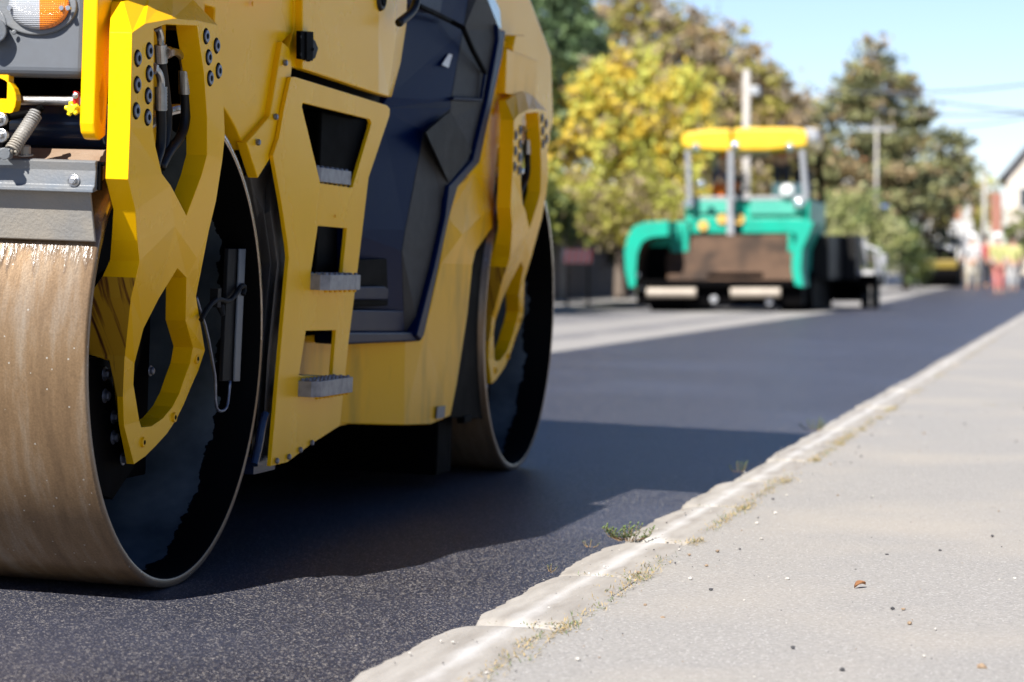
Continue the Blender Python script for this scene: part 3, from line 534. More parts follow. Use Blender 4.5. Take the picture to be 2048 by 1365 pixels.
# pipe, lug, valve
bm=bmesh.new(); cyl(bm,LY(-250,199,-.57),LY(158,202,-.57),.011,seg=16); fin('water_pipe',bm,STEEL,RO,smooth=False)
bm=bmesh.new(); c=LY(-12,200,-.62); prism(bm,[c+Vector((.055*math.cos(a),0,.055*math.sin(a))) for a in [i*math.pi/12 for i in range(24)]],(0,.03,0)); boxr(bm,(c.x-.05,-.62,c.z),(c.x+.035,-.59,c.z+.2)); fin('frame_lug',bm,YELD,RO,bevel=.003)
bm=bmesh.new(); boxr(bm,LY(145,182,-.61),LY(160,212,-.585)); vv=fin('valve_body',bm,REDP,RO,bevel=.004); hexbolt('bolt',vv,LY(151,192,-.612),.005,.006,STEEL,d=(0,-1,0))
bm=bmesh.new(); p=LY(144,218,-.63); 
for k in range(5): a=k*2*math.pi/5+.5; tube(bm,[p,p+Vector((.017*math.cos(a),-.002,.017*math.sin(a)))],[.008,.005],seg=8)
cyl(bm,p-Vector((0,.008,0)),p+Vector((0,.03,0)),.010,seg=14); fin('tap_handle',bm,YPL,vv,bevel=.001)
bm=bmesh.new(); cyl(bm,(-1.85,-.42,1.138),(-.035,-.42,1.138),.055,seg=48); fin('sprinkler_tank',bm,TANK,RO,smooth=False,bevel=.006)
# scraper support plate (brown dirt), blade and bar
z0=LY(215,357,-.52).z
bm=bmesh.new(); prism(bm,[Vector((-.003,-.575,.99)),Vector((-.003,-.57,1.005)),Vector((-.003,-.48,1.082)),Vector((-.003,-.38,1.084)),Vector((-.003,-.38,1.07))],(-1.85,0,0)); fin('scraper_support',bm,BROWNP,RO,bevel=.003)
xr=LY(190,482,-.57).x
bm=bmesh.new(); prism(bm,[Vector((xr,y,z)) for y,z in [(-.561,.866),(-.571,.868),(-.612,.99),(-.602,.99)]],(-1.85,0,0)); SBL=fin('scraper_blade',bm,SCRP2,RO,bevel=.002)
xb=LY(192,350,-.62).x
bm=bmesh.new(); prism(bm,[Vector((xb,y,z)) for y,z in [(-.606,.984),(-.636,.978),(-.636,.987),(-.626,.993),(-.622,1.028),(-.627,1.048),(-.618,1.052),(-.606,1.052)]],(-1.85,0,0)); SBR=fin('scraper_bar',bm,SCRAP,RO,bevel=.002)
hexbolt('bar_bolt',SBR,LY(148,362,-.627),.010,.014,STEEL,d=(0,-1,0)); 
bm=bmesh.new(); boxr(bm,(xb-.004,-.612,.985),(xb+.008,-.60,1.05)); cyl(bm,(xb-.0,-.606,1.045),(xb+.014,-.606,1.045),.005,seg=10); fin('bar_end_pin',bm,BLK,SBR)
# spring damper
a=LY(20,306,-.665); b=LY(76,222,-.60)
bm=bmesh.new(); d=(b-a); cyl(bm,a+d*.28,a+d*.72,.0155,seg=24); cyl(bm,a,b,.006,seg=12)
pts=[]; n=220
ex=d.normalized(); s1=ex.cross(Vector((0,0,1))).normalized(); s2=ex.cross(s1)
for i in range(n+1):
    t=i/n; ang=t*2*math.pi*17; pts.append(a+d*(.04+.9*t)+(s1*math.cos(ang)+s2*math.sin(ang))*.0145)
tube(bm,pts,.0028,seg=6); SD=fin('spring_damper',bm,[SCRP2],RO,smooth=False)
for f in SD.data.polygons: f.use_smooth=True
bm=bmesh.new(); cyl(bm,LY(-60,308,-.665),LY(22,308,-.665),.013,seg=20); cyl(bm,LY(8,308,-.66),LY(8,308,-.69),.014,seg=20); fin('damper_pin',bm,SCRAP,SD,bevel=.002)
bm=bmesh.new()
for (px,py) in [(4,240),(6,272)]:
    p=LY(px,py,-.66); cyl(bm,p,p-Vector((0,.012,0)),.016,seg=24); cyl(bm,p,p-Vector((0,.024,0)),.009,seg=6)
fin('link_bolt',bm,STEEL,SD,bevel=.002)
bm=bmesh.new(); tube(bm,[LY(-20,262,-.64),LY(10,236,-.63),LY(50,228,-.61),LY(82,224,-.60)],.009,seg=8,smoothn=1); cyl(bm,LY(72,224,-.60),LY(84,214,-.60),.009,seg=10); boxr(bm,LY(-40,225,-.63),LY(14,300,-.64)); fin('scraper_link',bm,BLK,SD,bevel=.002)
hexbolt('bolt',SBR,LY(52,312,-.615),.012,.022,SCRP2,d=(0,-.2,1))
# ------------------------------------------------------------------ ground, road, kerb, pavement
def sheet(name,xs,ys,zf,m,kind='structure'):
    bm=bmesh.new(); g=[[bm.verts.new((x,y,zf(x,y))) for x in xs] for y in ys]
    for j in range(len(ys)-1):
        for i in range(len(xs)-1): bm.faces.new((g[j][i],g[j][i+1],g[j+1][i+1],g[j+1][i]))
    return fin(name,bm,m,kind=kind)
KX=-1.345; KW=.225; KZ=.03
ys=[-3,0,2,4,6,8,10,15,20,30,40,50,60,80,100,130,170,230,400,900]
sheet('ground',[-600,-200,-60,-20,-12.5,-9,-5,-1.5,4,20,60,300,600],ys,lambda x,y: -.10+rise(min(y,400)) if x>-12 else .05+rise(min(y,400)),SOIL)
sheet('road',[-4.7,-4,-3,-2.264,-1.34],ys[:16],lambda x,y: zroad(x,y),ASPH)
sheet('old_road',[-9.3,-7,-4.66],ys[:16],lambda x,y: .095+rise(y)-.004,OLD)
sheet('cross_road',[-60,-20,-9,-1,20,60],[90,128],lambda x,y: .115+rise(y),ASPH)
bm=bmesh.new(); 
def slab(bm,x0,x1,z):
    for a,b in zip(ys[:15],ys[1:16]):
        vs=[bm.verts.new(p) for p in [(x0,a,z+rise(a)),(x1,a,z+rise(a)),(x1,b,z+rise(b)),(x0,b,z+rise(b))]]; bm.faces.new(vs)
slab(bm,-11.2,-9.45,.22); fin('far_pavement',bm,WALK,kind='structure')
bm=bmesh.new()
for a,b in zip(ys[:15],ys[1:16]):
    za,zb=rise(a),rise(b); v=[bm.verts.new(p) for p in [(-9.45,a,.225+za),(-9.30,a,.225+za),(-9.30,a,.05+za),(-9.45,b,.225+zb),(-9.30,b,.225+zb),(-9.30,b,.05+zb)]]
    bm.faces.new((v[0],v[1],v[4],v[3])); bm.faces.new((v[1],v[2],v[5],v[4]))
fin('far_kerb',bm,KERB,kind='structure')
# pavement: slightly uneven sheet
bm=bmesh.new(); xs=[KX+KW-.01+i*.12 for i in range(12)]+[.6,1.5,3,6]; yy=[2+.15*i for i in range(90)]+[16,18,20,25,30,40,50,70,90,115,130]
g=[[bm.verts.new((x,y,KZ-.008+rise(y)+.006*noise.noise(Vector((x*1.2,y*1.2,0))))) for x in xs] for y in yy]
for j in range(len(yy)-1):
    for i in range(len(xs)-1): bm.faces.new((g[j][i],g[j][i+1],g[j+1][i+1],g[j+1][i])).smooth=True
fin('pavement',bm,WALK,kind='structure')
# kerb stones: rough worn edge towards the road, open joints
J=[3.0,4.05,5.17,6.04,6.87,7.93,8.95,9.99,11.0,12.07]
SO=[-.03,-.042,-.008,-.012,.006,-.004,.016,.008,.004,.0]
while J[-1]<118: J.append(J[-1]+1.0)
bm=bmesh.new()
def knoise(x,y,s,a): return a*noise.fractal(Vector((x*s,y*s,3.1)),1.0,2.0,4)
for k in range(len(J)-1):
    y0,y1=J[k]+.005,J[k+1]-.005; fine=y0<22; n=60 if fine else (14 if y0<50 else 4); m=14 if fine else 6
    yr=SO[k] if k<len(SO) else R.uniform(-.006,.006); zr=R.uniform(-.004,.006)
    grid=[]
    for j in range(n+1):
        y=y0+(y1-y0)*j/n; e=min(j,n-j)/n*(y1-y0); row=[]
        rnd=-.026*math.exp(-e/.016) if fine else 0
        edge=KX+yr-.008+knoise(0,y,3,.014)+knoise(5,y,14,.012)+(.038*math.exp(-e/.06) if fine else 0)
        row.append((edge+.012+knoise(8,y,20,.004),y,-.06+rise(y))); row.append((edge+.003,y,KZ-.03+rise(y)+knoise(3,y,12,.006)))
        for i in range(m+1):
            t=i/m; x=KX+yr+.012+(KW-yr-.012)*t+(edge-KX-yr)*(1-t)**5
            z=KZ+zr+rnd-.012*math.exp(-t*12)+knoise(x,y,4,.0010)-(.010*math.exp(-(1-t)*9))
            row.append((x,y,z+rise(y)))
        grid.append([bm.verts.new(p) for p in row])
    for j in range(n):
        for i in range(len(grid[0])-1): bm.faces.new((grid[j][i],grid[j][i+1],grid[j+1][i+1],grid[j+1][i])).smooth=True
    for rw in (grid[0],grid[-1]):
        a=bm.verts.new((rw[-1].co.x,rw[-1].co.y,-.06+rise(rw[0].co.y))); bm.faces.new(rw+[a])
fin('kerb',bm,KERB,kind='structure')
# ------------------------------------------------------------------ grit, stones, weeds
PEB=[mat('pale_grit',(.50,.48,.44),.8,bump=.3),mat('brown_grit',(.28,.20,.13),.8,bump=.3),mat('dark_grit',(.05,.05,.055),.7,bump=.3)]
def rock(bm,c,r,mi=0,fl=.7):
    g=bmesh.ops.create_icosphere(bm,subdivisions=1,radius=r); s=R.random()*50
    rot=Matrix.Rotation(R.random()*6.28,4,'Z')
    for v in g['verts']:
        v.co*=1+.45*noise.noise(v.co*(1.3/r)+Vector((s,s,s))); v.co.z*=fl; v.co.x*=1.25; v.co=rot@v.co+Vector(c)
        for f in v.link_faces: f.material_index=mi
bm=bmesh.new()
for i in range(520):
    y=4.2+10*R.random()**1.5; x=KX+KW-.02+(2.4*R.random()**1.4 if R.random()<.8 else R.random()*.18); r=.0014+.005*R.random()**5
    rock(bm,(x,y,KZ-.006+r*.3),r,R.choice([0,0,1,2,2]))
for i in range(160):
    y=4.4+7*R.random(); x=KX+KW*R.random(); r=.001+.003*R.random()**3
    rock(bm,(x,y,KZ+.002),r,R.choice([0,1,2]))
tag(fin('loose_grit',bm,PEB,recalc=False),'fine loose grit and tiny stones scattered over the pavement and kerb','grit',kind='stuff')
def gz(px,py,z=KZ):
    w=ray(px,py); k=(z-H)/w.z; return CP+w*k
for (px,py,r,mi,lab) in [(1880,1103,.009,2,'black crumb of asphalt on the pavement near the right edge of the photo'),(1964,1337,.013,1,'brown rounded stone in the lowest right corner of the pavement'),(1747,994,.008,0,'small white pebble in the middle distance of the pavement'),(1514,1048,.009,0,'white flat chip of stone close to the kerb grass'),(1785,1219,.008,2,'flat dark chip on the middle of the pavement'),(1586,1297,.008,2,'blurred dark crumb near the bottom middle of the pavement'),(1575,1159,.009,0,'cream pebble on the pavement left of the brown leaf')]:
    bm=bmesh.new(); rock(bm,(0,0,r*.45),r,0,.75); o=fin('loose_stone',bm,PEB[mi]); o.location=gz(px,py,KZ-.006); o.scale=(.6,.6,.6); tag(o,lab,'stone','single stones lying on the pavement')
LEAFB=mat('dry_leaf',(.30,.14,.06),.8,trans=.2)
bm=bmesh.new(); prev=None
for i in range(7):
    t=i/6; w=.009*math.sin(math.pi*min(.98,max(.03,t))); z=.010*math.sin(t*2.5)+.002
    cur=[bm.verts.new((-.02+.04*t,-w,z+.006)),bm.verts.new((-.02+.04*t,0,z)),bm.verts.new((-.02+.04*t,w,z+.008))]
    if prev:
        bm.faces.new((prev[0],prev[1],cur[1],cur[0])); bm.faces.new((prev[1],prev[2],cur[2],cur[1]))
    prev=cur
o=fin('fallen_leaf',bm,LEAFB); o.location=gz(1720,1178,KZ-.009); o.rotation_euler=(0,0,.9); tag(o,'curled dry brown leaf lying on the grey pavement','leaf')
GRN=mat('weed_leaf',(.13,.19,.065),.5,c2=(.19,.24,.09),ns=60,trans=.3); STEMM=mat('weed_stem',(.20,.13,.07),.6); STRAW=mat('dry_grass',(.45,.34,.16),.8,c2=(.30,.22,.10),ns=50,trans=.2); MOSS=mat('moss_green',(.11,.13,.03),.9,c2=(.25,.2,.08),ns=60)
def leaf(bm,p,d,l,w):
    d=d.normalized(); s=d.cross(Vector((0,0,1)));  s=(s if s.length>.1 else Vector((1,0,0))).normalized()
    v=[bm.verts.new(q) for q in (p,p+d*l*.45+s*w,p+d*l,p+d*l*.45-s*w)]; bm.faces.new(v)
def weed(px,py,w,h,ns,lab,y=None):
    c=gz(px,py,KZ-.005); e=empty('weed_plant',c,lab,'weed','weeds growing from the kerb joints')
    bs=bmesh.new(); bl=bmesh.new()
    for i in range(ns):
        a=R.uniform(-1,1); top=Vector((a*w,R.uniform(-.5,.5)*w,h*R.uniform(.5,1)*(1-.3*abs(a))))
        p0=Vector((a*w*.35,R.uniform(-.02,.02),0)); mid=p0.lerp(top,.5)+Vector((a*w*.12,0,-h*.08))
        tube(bs,[p0,mid,top],[.0014,.0006],seg=5)
        for k in range(12):
            t=.25+.75*k/11; q=p0.lerp(mid,t*2) if t<.5 else mid.lerp(top,t*2-1)
            ang=k*2.4; leaf(bl,q,Vector((math.cos(ang),math.sin(ang),.7)),h*.2*R.uniform(.8,1.3),h*.05)
    fin('stem',bs,STEMM,e,recalc=False); fin('foliage',bl,GRN,e,recalc=False); return e
weed(1258,1082,.085,.06,22,'bushy green weed growing out of a kerb joint beside the roller shadow')
weed(1182,1094,.03,.022,4,'low green sprig on the road side of the kerb, left of the bushy weed')
weed(1100,1144,.03,.02,4,'reddish small sprig at the road side of the kerb near the lower stones')
weed(1219,1186,.012,.014,3,'tiny green seedling on the pavement side of the kerb')
weed(1630,862,.09,.07,8,'far blurred green weed where the long roller shadow meets the kerb')
weed(1480,945,.05,.05,5,'small dry weed on the road edge of the kerb in the middle distance')
bm=bmesh.new()
def tuft(x,y,n,l,mi):
    for i in range(n):
        p=Vector((x+R.gauss(0,.012),y+R.gauss(0,.03),KZ-.006)); d=Vector((R.gauss(0,1),R.gauss(0,1),R.uniform(.1,.8)))
        leaf(bm,p,d,l*R.uniform(.4,1),.0012); bm.faces.ensure_lookup_table(); bm.faces[-1].material_index=mi if R.random()<.75 else 1-mi
y=4.2
while y<30:
    dens=max(0,noise.noise(Vector((0,y*1.1,7))) + .35)
    tuft(KX+KW+R.gauss(0.0,.02)-.01,y,int(20*dens),.022,0 if R.random()<.93 else 1); y+=.018 if y<14 else .07
for j in J[1:12]:
    for k in range(12): tuft(KX+KW*(.25+.75*R.random()),j,6,.014,1 if R.random()<.3 else 0)
    for k in range(4): tuft(KX+KW+.01,j+R.gauss(0,.05),26,.026,0)
for i in range(60):
    x=-.62+1.3*R.random(); tuft(x,14.4+.05*math.sin(x*9)+R.gauss(0,.01),3,.03,0 if R.random()<.6 else 1)
for i in range(26):
    x=-.05+.4*R.random(); tuft(x,10.2+R.gauss(0,.008),2,.02,0)
tag(fin('dry_grass',bm,[STRAW,GRN],recalc=False),'straw coloured dry grass along the joint between kerb and pavement','grass',kind='stuff')
# ------------------------------------------------------------------ trees
def leafmat(n,a,b,tr=.35): return mat(n,a,.6,c2=b,ns=.9,amt=1,lo=.35,hi=.65,trans=tr,rv=0)
LM={'yellow':[leafmat('yellow_leaves',(.80,.66,.11),(.76,.56,.07)),leafmat('lime_leaves',(.62,.62,.13),(.48,.50,.10)),leafmat('tan_leaves',(.45,.37,.22),(.34,.26,.16))],
'brown':[leafmat('brown_leaves',(.42,.31,.14),(.36,.26,.16)),leafmat('olive_leaves',(.42,.38,.08),(.30,.28,.09)),leafmat('pale_twigs',(.45,.38,.28),(.38,.32,.25))],
'dark':[leafmat('dark_conifer',(.09,.15,.06),(.065,.11,.05),.1),leafmat('mid_conifer',(.17,.25,.10),(.13,.20,.09),.1),leafmat('deep_green',(.035,.06,.03),(.03,.05,.025),.1)],
'pine':[leafmat('pine_needles',(.30,.30,.13),(.22,.23,.10),.15),leafmat('pine_brown',(.44,.32,.18),(.32,.25,.13),.15),leafmat('pine_dark',(.09,.11,.06),(.11,.12,.06),.1)],
'willow':[leafmat('willow_leaves',(.34,.36,.13),(.28,.32,.12)),leafmat('willow_pale',(.42,.42,.20),(.35,.36,.18)),leafmat('willow_green',(.16,.22,.09),(.14,.2,.08))],
'hedge':[leafmat('hedge_green',(.07,.10,.025),(.10,.12,.03),.2),leafmat('hedge_light',(.22,.24,.05),(.15,.18,.05),.2),leafmat('hedge_dark',(.02,.03,.012),(.03,.04,.015),.1)]}
BARK=mat('bark',(.12,.09,.07),.9,c2=(.2,.17,.14),ns=9,bump=.5,bs=30)
def tree(name,lab,cat,base,h,blobs,mats,n,ls,group=None,mix=(.5,.35,.15),limbs=10,tr=.16,drop=0,clump=None,rnd=None):
    # blobs: (dx,dy,z,r,rz) crown masses; leaves grow in clumps over their volume
    rr=random.Random(rnd if rnd is not None else int(abs(base[0])*100+h*10)); e=empty(name,base,lab,cat,group)
    bm=bmesh.new(); top=Vector((rr.uniform(-.3,.3),0,h*.9)); pts=[Vector((0,0,-.3)),Vector((rr.uniform(-.1,.1),0,h*.3)),Vector((rr.uniform(-.2,.2),0,h*.6)),top]
    tube(bm,pts,[tr,tr*.15],seg=8,smoothn=1)
    for i in range(limbs):
        b=rr.choice(blobs); z=h*rr.uniform(.2,.8); c=Vector((b[0]+rr.gauss(0,b[3]*.5),b[1]+rr.gauss(0,b[3]*.5),b[2]+rr.gauss(0,b[4]*.5)))
        z=min(z,c.z); tube(bm,[Vector((0,0,z)),Vector((c.x*.4,c.y*.4,z+(c.z-z)*.5)),c],[tr*.4,tr*.06],seg=5)
    fin('trunk',bm,BARK,e,recalc=False)
    bm=bmesh.new(); vt=[b[3]*b[3]*b[4] for b in blobs]; tot=sum(vt); cl=clump or max(.3,min(b[3] for b in blobs)*.3)
    nper=26
    for b,v in zip(blobs,vt):
        k=max(3,int(n/nper*v/tot))
        for i in range(k):
            while True:
                d=Vector((rr.uniform(-1,1),rr.uniform(-1,1),rr.uniform(-1,1)))
                if d.length<1: break
            d*= (.55+.45*rr.random())/max(.35,d.length)*d.length**.3 if rr.random()<.6 else 1
            c=Vector((b[0]+d.x*b[3],b[1]+d.y*b[3],b[2]+d.z*b[4])); m=0 if (q:=rr.random())<mix[0] else (1 if q<mix[0]+mix[1] else 2); cs=cl*rr.uniform(.5,1.2)
            for j in range(nper):
                p=c+Vector((rr.gauss(0,cs*.5),rr.gauss(0,cs*.5),rr.gauss(0,cs*.4)-(drop*rr.random())))
                if p.z<.1: p.z=.1+rr.random()*.3
                a=Vector((rr.gauss(0,1),rr.gauss(0,1),rr.gauss(0,1)-drop*2)).normalized(); s=a.cross(Vector((rr.gauss(0,1),rr.gauss(0,1),rr.gauss(0,1)))).normalized(); l=ls*rr.uniform(.6,1.3)
                f=bm.faces.new([bm.verts.new(x) for x in (p,p+a*l*.5+s*l*.32,p+a*l,p+a*l*.5-s*l*.32)]); f.material_index=m
    fin('crown',bm,mats,e,recalc=False); return e
def G(px,y,z=0): w=ray(px,549); p=CP+w*(y/w.y); return Vector((p.x,y,z+rise(y)))
def zz(py,y): return H+(549-py)*y*1.0/FPX*1.03
# big dark conifer at the upper left
b=G(1110,62); tree('conifer_tree','tall dark green conifer rising behind the yellow tree at the photo top','tree',b,9,[(.0,0,6.8,1.35,1.9),(-.6,0,5.8,1.1,1.2),(.55,0,6.2,1.1,1.5),(0,0,8.5,1.2,1.4),(-.2,0,4.9,1.0,.7)],LM['dark'],16000,.18,mix=(.45,.4,.15))
b=G(1250,54); tree('autumn_tree','bright yellow autumn tree with rounded crown beside the roller','tree',b,6,[(0,0,4.9,1.2,1.1),(-1.3,0,4.7,.8,.7),(1.1,0,4.5,.95,1.0),(.2,0,3.8,1.4,.9),(-2.0,0,4.3,.9,.75),(-1.9,0,3.3,.8,.8),(1.1,0,3.4,1.0,.9),(1.5,0,2.6,.8,.8),(-1.0,0,3.9,.8,.6)],LM['yellow'],18000,.17,mix=(.42,.4,.18))
b=G(1165,58); tree('faded_shrub','tall pale tan and olive shrub below the yellow tree','shrub',b,3.5,[(-.2,0,2.7,.9,.8),(.5,0,2.3,.9,.9),(-.6,0,1.9,.7,.8),(1.0,0,2.0,.7,.8)],[LM['yellow'][2],LM['brown'][1],LM['yellow'][0]],11000,.14,mix=(.55,.35,.1))
b=G(1130,57); tree('garden_hedge','dark green hedge growing behind the shaded fence','hedge',b,2.2,[(-.8,0,1.6,.8,.6),(.2,0,1.5,.8,.6),(1.1,0,1.6,.8,.6),(1.9,.2,1.7,.6,.7)],LM['hedge'],6000,.12,mix=(.35,.15,.5))
b=G(1400,82); tree('birch_tree','tall loose yellow-brown tree with pale trunks behind the yellow canopy','tree',b,10.5,[(-2.4,0,8.3,1.6,2.6),(-1,0,7.6,1.9,2.3),(.7,0,7.4,1.6,1.8),(1.9,0,6.2,1.4,2.0),(-.5,0,5.2,2.2,2.0),(1.4,0,4.2,2.0,2.2),(-2.6,0,10.2,1.0,1.5),(-3.0,0,6,1.5,2.2)],LM['brown'],30000,.24,mix=(.35,.4,.25),limbs=26)
b=G(1560,92); tree('bare_tree','thin half-bare brown tree between the tall loose tree and the pine','tree',b,8,[(-.9,0,6.6,1.1,1.4),(.6,0,6.2,1.0,1.3),(0,0,4.6,1.9,1.2),(.4,0,3.2,2.0,1.2)],LM['brown'],20000,.22,mix=(.4,.25,.35),limbs=26)
b=G(1465,100); tree('poplar_tree','olive brown tree filling the gap behind the utility pole','tree',b,9,[(-1,0,7.2,1.8,2.2),(1.2,0,6.3,1.9,2.0),(0,0,4.2,2.6,2.0),(2.6,0,5.0,1.3,1.8)],[LM['brown'][1],LM['brown'][0],LM['yellow'][1]],20000,.26,mix=(.45,.35,.2),limbs=20)
b=G(1330,66); tree('autumn_shrub','tan and yellow shrub below the yellow tree, left of the paver canopy','shrub',b,3.2,[(-.6,0,2.6,1.0,1.0),(.5,0,2.4,1.0,1.0),(1.2,0,1.8,.8,.9)],[LM['yellow'][2],LM['yellow'][1],LM['yellow'][0]],10000,.16,mix=(.4,.35,.25))
b=G(1240,53); tree('olive_shrub','olive and tan shrub under the yellow tree, above the dark fence','shrub',b,2.8,[(-1.4,0,2.3,.8,.7),(-.4,0,2.1,.9,.7),(.6,0,2.2,.9,.8),(1.4,0,2.0,.8,.7)],[LM['brown'][1],LM['yellow'][1],LM['yellow'][2]],12000,.14,mix=(.4,.35,.25))
b=G(1750,84); PT=tree('pine_tree','broad olive green pine tree with open layered crown right of the paver','tree',b,8.6,[(-.1,0,8.9,.35,.5),(-.1,0,8.0,.8,.6),(-.6,0,7.2,.8,.55),(.5,0,7.2,.8,.5),(-1.0,0,6.3,.9,.5),(.9,0,6.3,.8,.5),(0,0,6.4,.7,.6),(-1.5,0,5.4,.8,.45),(.3,0,5.3,1.1,.6),(1.7,0,5.2,.8,.5),(-1.3,0,4.4,1.1,.6),(.6,0,4.2,1.3,.6),(2.1,0,4.3,.7,.5),(1.9,0,3.4,.8,.7),(-.3,0,3.2,1.8,.6)],LM['pine'],20000,.19,mix=(.5,.22,.28),limbs=30,tr=.2)
PT.scale=(1.28,1.28,.96)
b=G(1815,88); tree('dark_tree','dense dark brown-green tree under the pine crown','tree',b,4.5,[(0,0,3.6,1.2,1.0),(.9,0,2.9,.9,1.0),(-.8,0,3.0,1.0,1.0),(.8,0,1.6,.9,1.0)],[LM['pine'][2],LM['pine'][1],LM['brown'][1]],5500,.16,mix=(.5,.3,.2))
b=G(1700,70); tree('willow_shrub','pale green feathery shrub with drooping leaves right behind the paver','shrub',b,3.4,[(-.5,0,2.3,.7,.9),(.4,0,2.4,.8,.9),(1.0,0,1.8,.7,.8),(-.2,0,1.5,1.0,.8)],LM['willow'],6500,.17,mix=(.5,.3,.2),drop=.25)
b=G(1815,76); tree('green_bush','green bush standing at the end of the grey wall','shrub',b,2,[(-.1,0,1.4,.5,.6),(.25,0,.8,.5,.6),(-.3,0,1.9,.6,.4)],[LM['hedge'][0],LM['willow'][2],LM['hedge'][1]],3500,.12,mix=(.5,.3,.2))
b=G(1925,105); tree('small_tree','small olive and golden tree behind the road signs','tree',b,5.5,[(-.4,0,4.6,1.0,1.1),(.5,0,3.9,1.0,1.0),(0,0,2.9,1.5,1.0),(1.0,0,3.1,.8,.8)],[LM['brown'][1],LM['yellow'][1],LM['brown'][0]],5500,.17,mix=(.5,.3,.2))
b=G(2040,122); tree('distant_hedge','dark green hedge in front of the cream house','hedge',b,3,[(0,0,2.2,.9,1.4),(.9,0,1.6,.9,1.2)],LM['hedge'],2500,.2)
# overhanging branches in the upper right corner, tree stands outside the frame on the pavement side
b=Vector((2.6,17,.0)); e=tree('street_tree','yellow leaved branches of a street tree hanging into the upper right corner','tree',b,4.6,[(-2.75,1.0,2.66,.20,.28),(-2.72,1.2,2.35,.13,.11),(-2.2,1.0,3.2,.6,.5),(-1,0,3.8,1.1,.8),(0,0,4.2,1.3,1.0)],[LM['yellow'][0],LM['yellow'][1],LM['hedge'][0]],5200,.07,mix=(.6,.25,.15),clump=.10,limbs=22,tr=.1)
# background wooded slope reads as one mass
bm=bmesh.new(); rr=random.Random(3)
for i in range(15000):
    x=rr.uniform(-75,-13); y=rr.uniform(90,150) ; p=Vector((x,y,rise(y)+rr.random()**1.2*(3.2+1.8*noise.noise(Vector((x*.12,0,0))))))
    a=Vector((rr.gauss(0,1),rr.gauss(0,1),rr.gauss(0,1))).normalized(); s=a.cross(Vector((0,.3,1))).normalized(); l=.5*rr.uniform(.6,1.4)
    f=bm.faces.new([bm.verts.new(q) for q in (p,p+a*l*.5+s*l*.4,p+a*l,p+a*l*.5-s*l*.4)]); f.material_index=int(2.99*(.5+.5*noise.noise(Vector((x*.4,y*.1,p.z*.5)))))
tag(fin('far_wood',bm,[LM['brown'][1],LM['brown'][0],LM['hedge'][0]],recalc=False),'distant mass of autumn trees behind the gardens','wood',kind='stuff')
# ------------------------------------------------------------------ fences, poles, houses
FW=mat('fence_wood',(.07,.055,.05),.8,c2=(.12,.10,.09),ns=5,stretch=(1,1,.2)); WALLG=mat('grey_render',(.20,.19,.21),.85,c2=(.26,.24,.25),ns=2); CON=mat('pole_concrete',(.42,.40,.37),.8,c2=(.32,.3,.28),ns=6)
STW=mat('gate_post_stone',(.22,.20,.18),.85,c2=(.3,.28,.25),ns=6)
def fence(y0,y1,h,lab,first):
    e=empty('board_fence',(-11.3,y0,.18+rise(y0)),lab,'fence','fence sections along the far pavement')
    bm=bmesh.new(); n=int((y1-y0)/.16)
    for i in range(n): boxr(bm,(-.02,i*.16,.08),(.012,i*.16+.145,h+R.uniform(-.02,.02)))
    fin('board_panel',bm,FW,e)
    for i in (0,1):
        bm=bmesh.new(); boxr(bm,(-.10,(y1-y0-.15)*i-.02,0),(.07,(y1-y0-.15)*i+.15,h+.12)); boxr(bm,(-.13,(y1-y0-.15)*i-.04,h+.12),(.10,(y1-y0-.15)*i+.17,h+.17)); fin('post',bm,STW,e,bevel=.01)
    bm=bmesh.new(); boxr(bm,(-.08,.02,-.05),(.05,y1-y0-.1,.08)); fin('base',bm,STW,e)
fence(40,45.4,1.75,'dark board fence section nearest to the roller, in deep shade',1); fence(45.6,51.5,1.7,'dark board fence section beside the left wing of the paver',0); fence(51.7,60,1.7,'dark board fence section hidden mostly behind the paver hopper',0)
e=empty('grey_wall',(-11.3,62,.18+rise(62)),'grey violet rendered garden wall right behind the paver','wall')
bm=bmesh.new(); 
for i in range(9): boxr(bm,(-.1,i*6,0+rise(62+i*6)-rise(62)),(.1,i*6+5.98,1.55+rise(62+i*6)-rise(62)))
fin('wall_face',bm,WALLG,e,bevel=.01)
bm=bmesh.new()
for i in range(9): boxr(bm,(-.15,i*6,1.55+rise(62+i*6)-rise(62)+.002),(.15,i*6+5.98,1.62+rise(62+i*6)-rise(62)))
fin('coping',bm,STW,e)
SGW=mat('sign_white',(.5,.5,.5),.5); SGR=mat('shaded_sign_red',(.09,.018,.018),.8,spec=.1); SGD=mat('shaded_board',(.045,.045,.06),.8,spec=.1); SGB=mat('sign_blue',(.08,.15,.45),.5); GALV=mat('galvanised_post',(.4,.42,.44),.5,metal=.5)  # barrier board and its red stripes carry shade in their dark colours
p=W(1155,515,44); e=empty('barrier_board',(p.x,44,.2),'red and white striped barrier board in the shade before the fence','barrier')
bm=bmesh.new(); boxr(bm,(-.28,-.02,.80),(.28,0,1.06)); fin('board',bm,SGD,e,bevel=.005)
bm=bmesh.new()
for i in range(5): x=-.24+i*.11; prism(bm,[Vector((x,-.023,.802)),Vector((x+.05,-.023,.802)),Vector((x+.09,-.023,1.058)),Vector((x+.04,-.023,1.058))],(0,.002,0))
fin('stripes',bm,SGR,e)
for s in (-.2,.2):
    bm=bmesh.new(); boxr(bm,(s-.02,0,0),(s+.02,.03,.9)); boxr(bm,(s-.03,-.2,0),(s+.03,.2,.03)); fin('leg',bm,BLK,e)
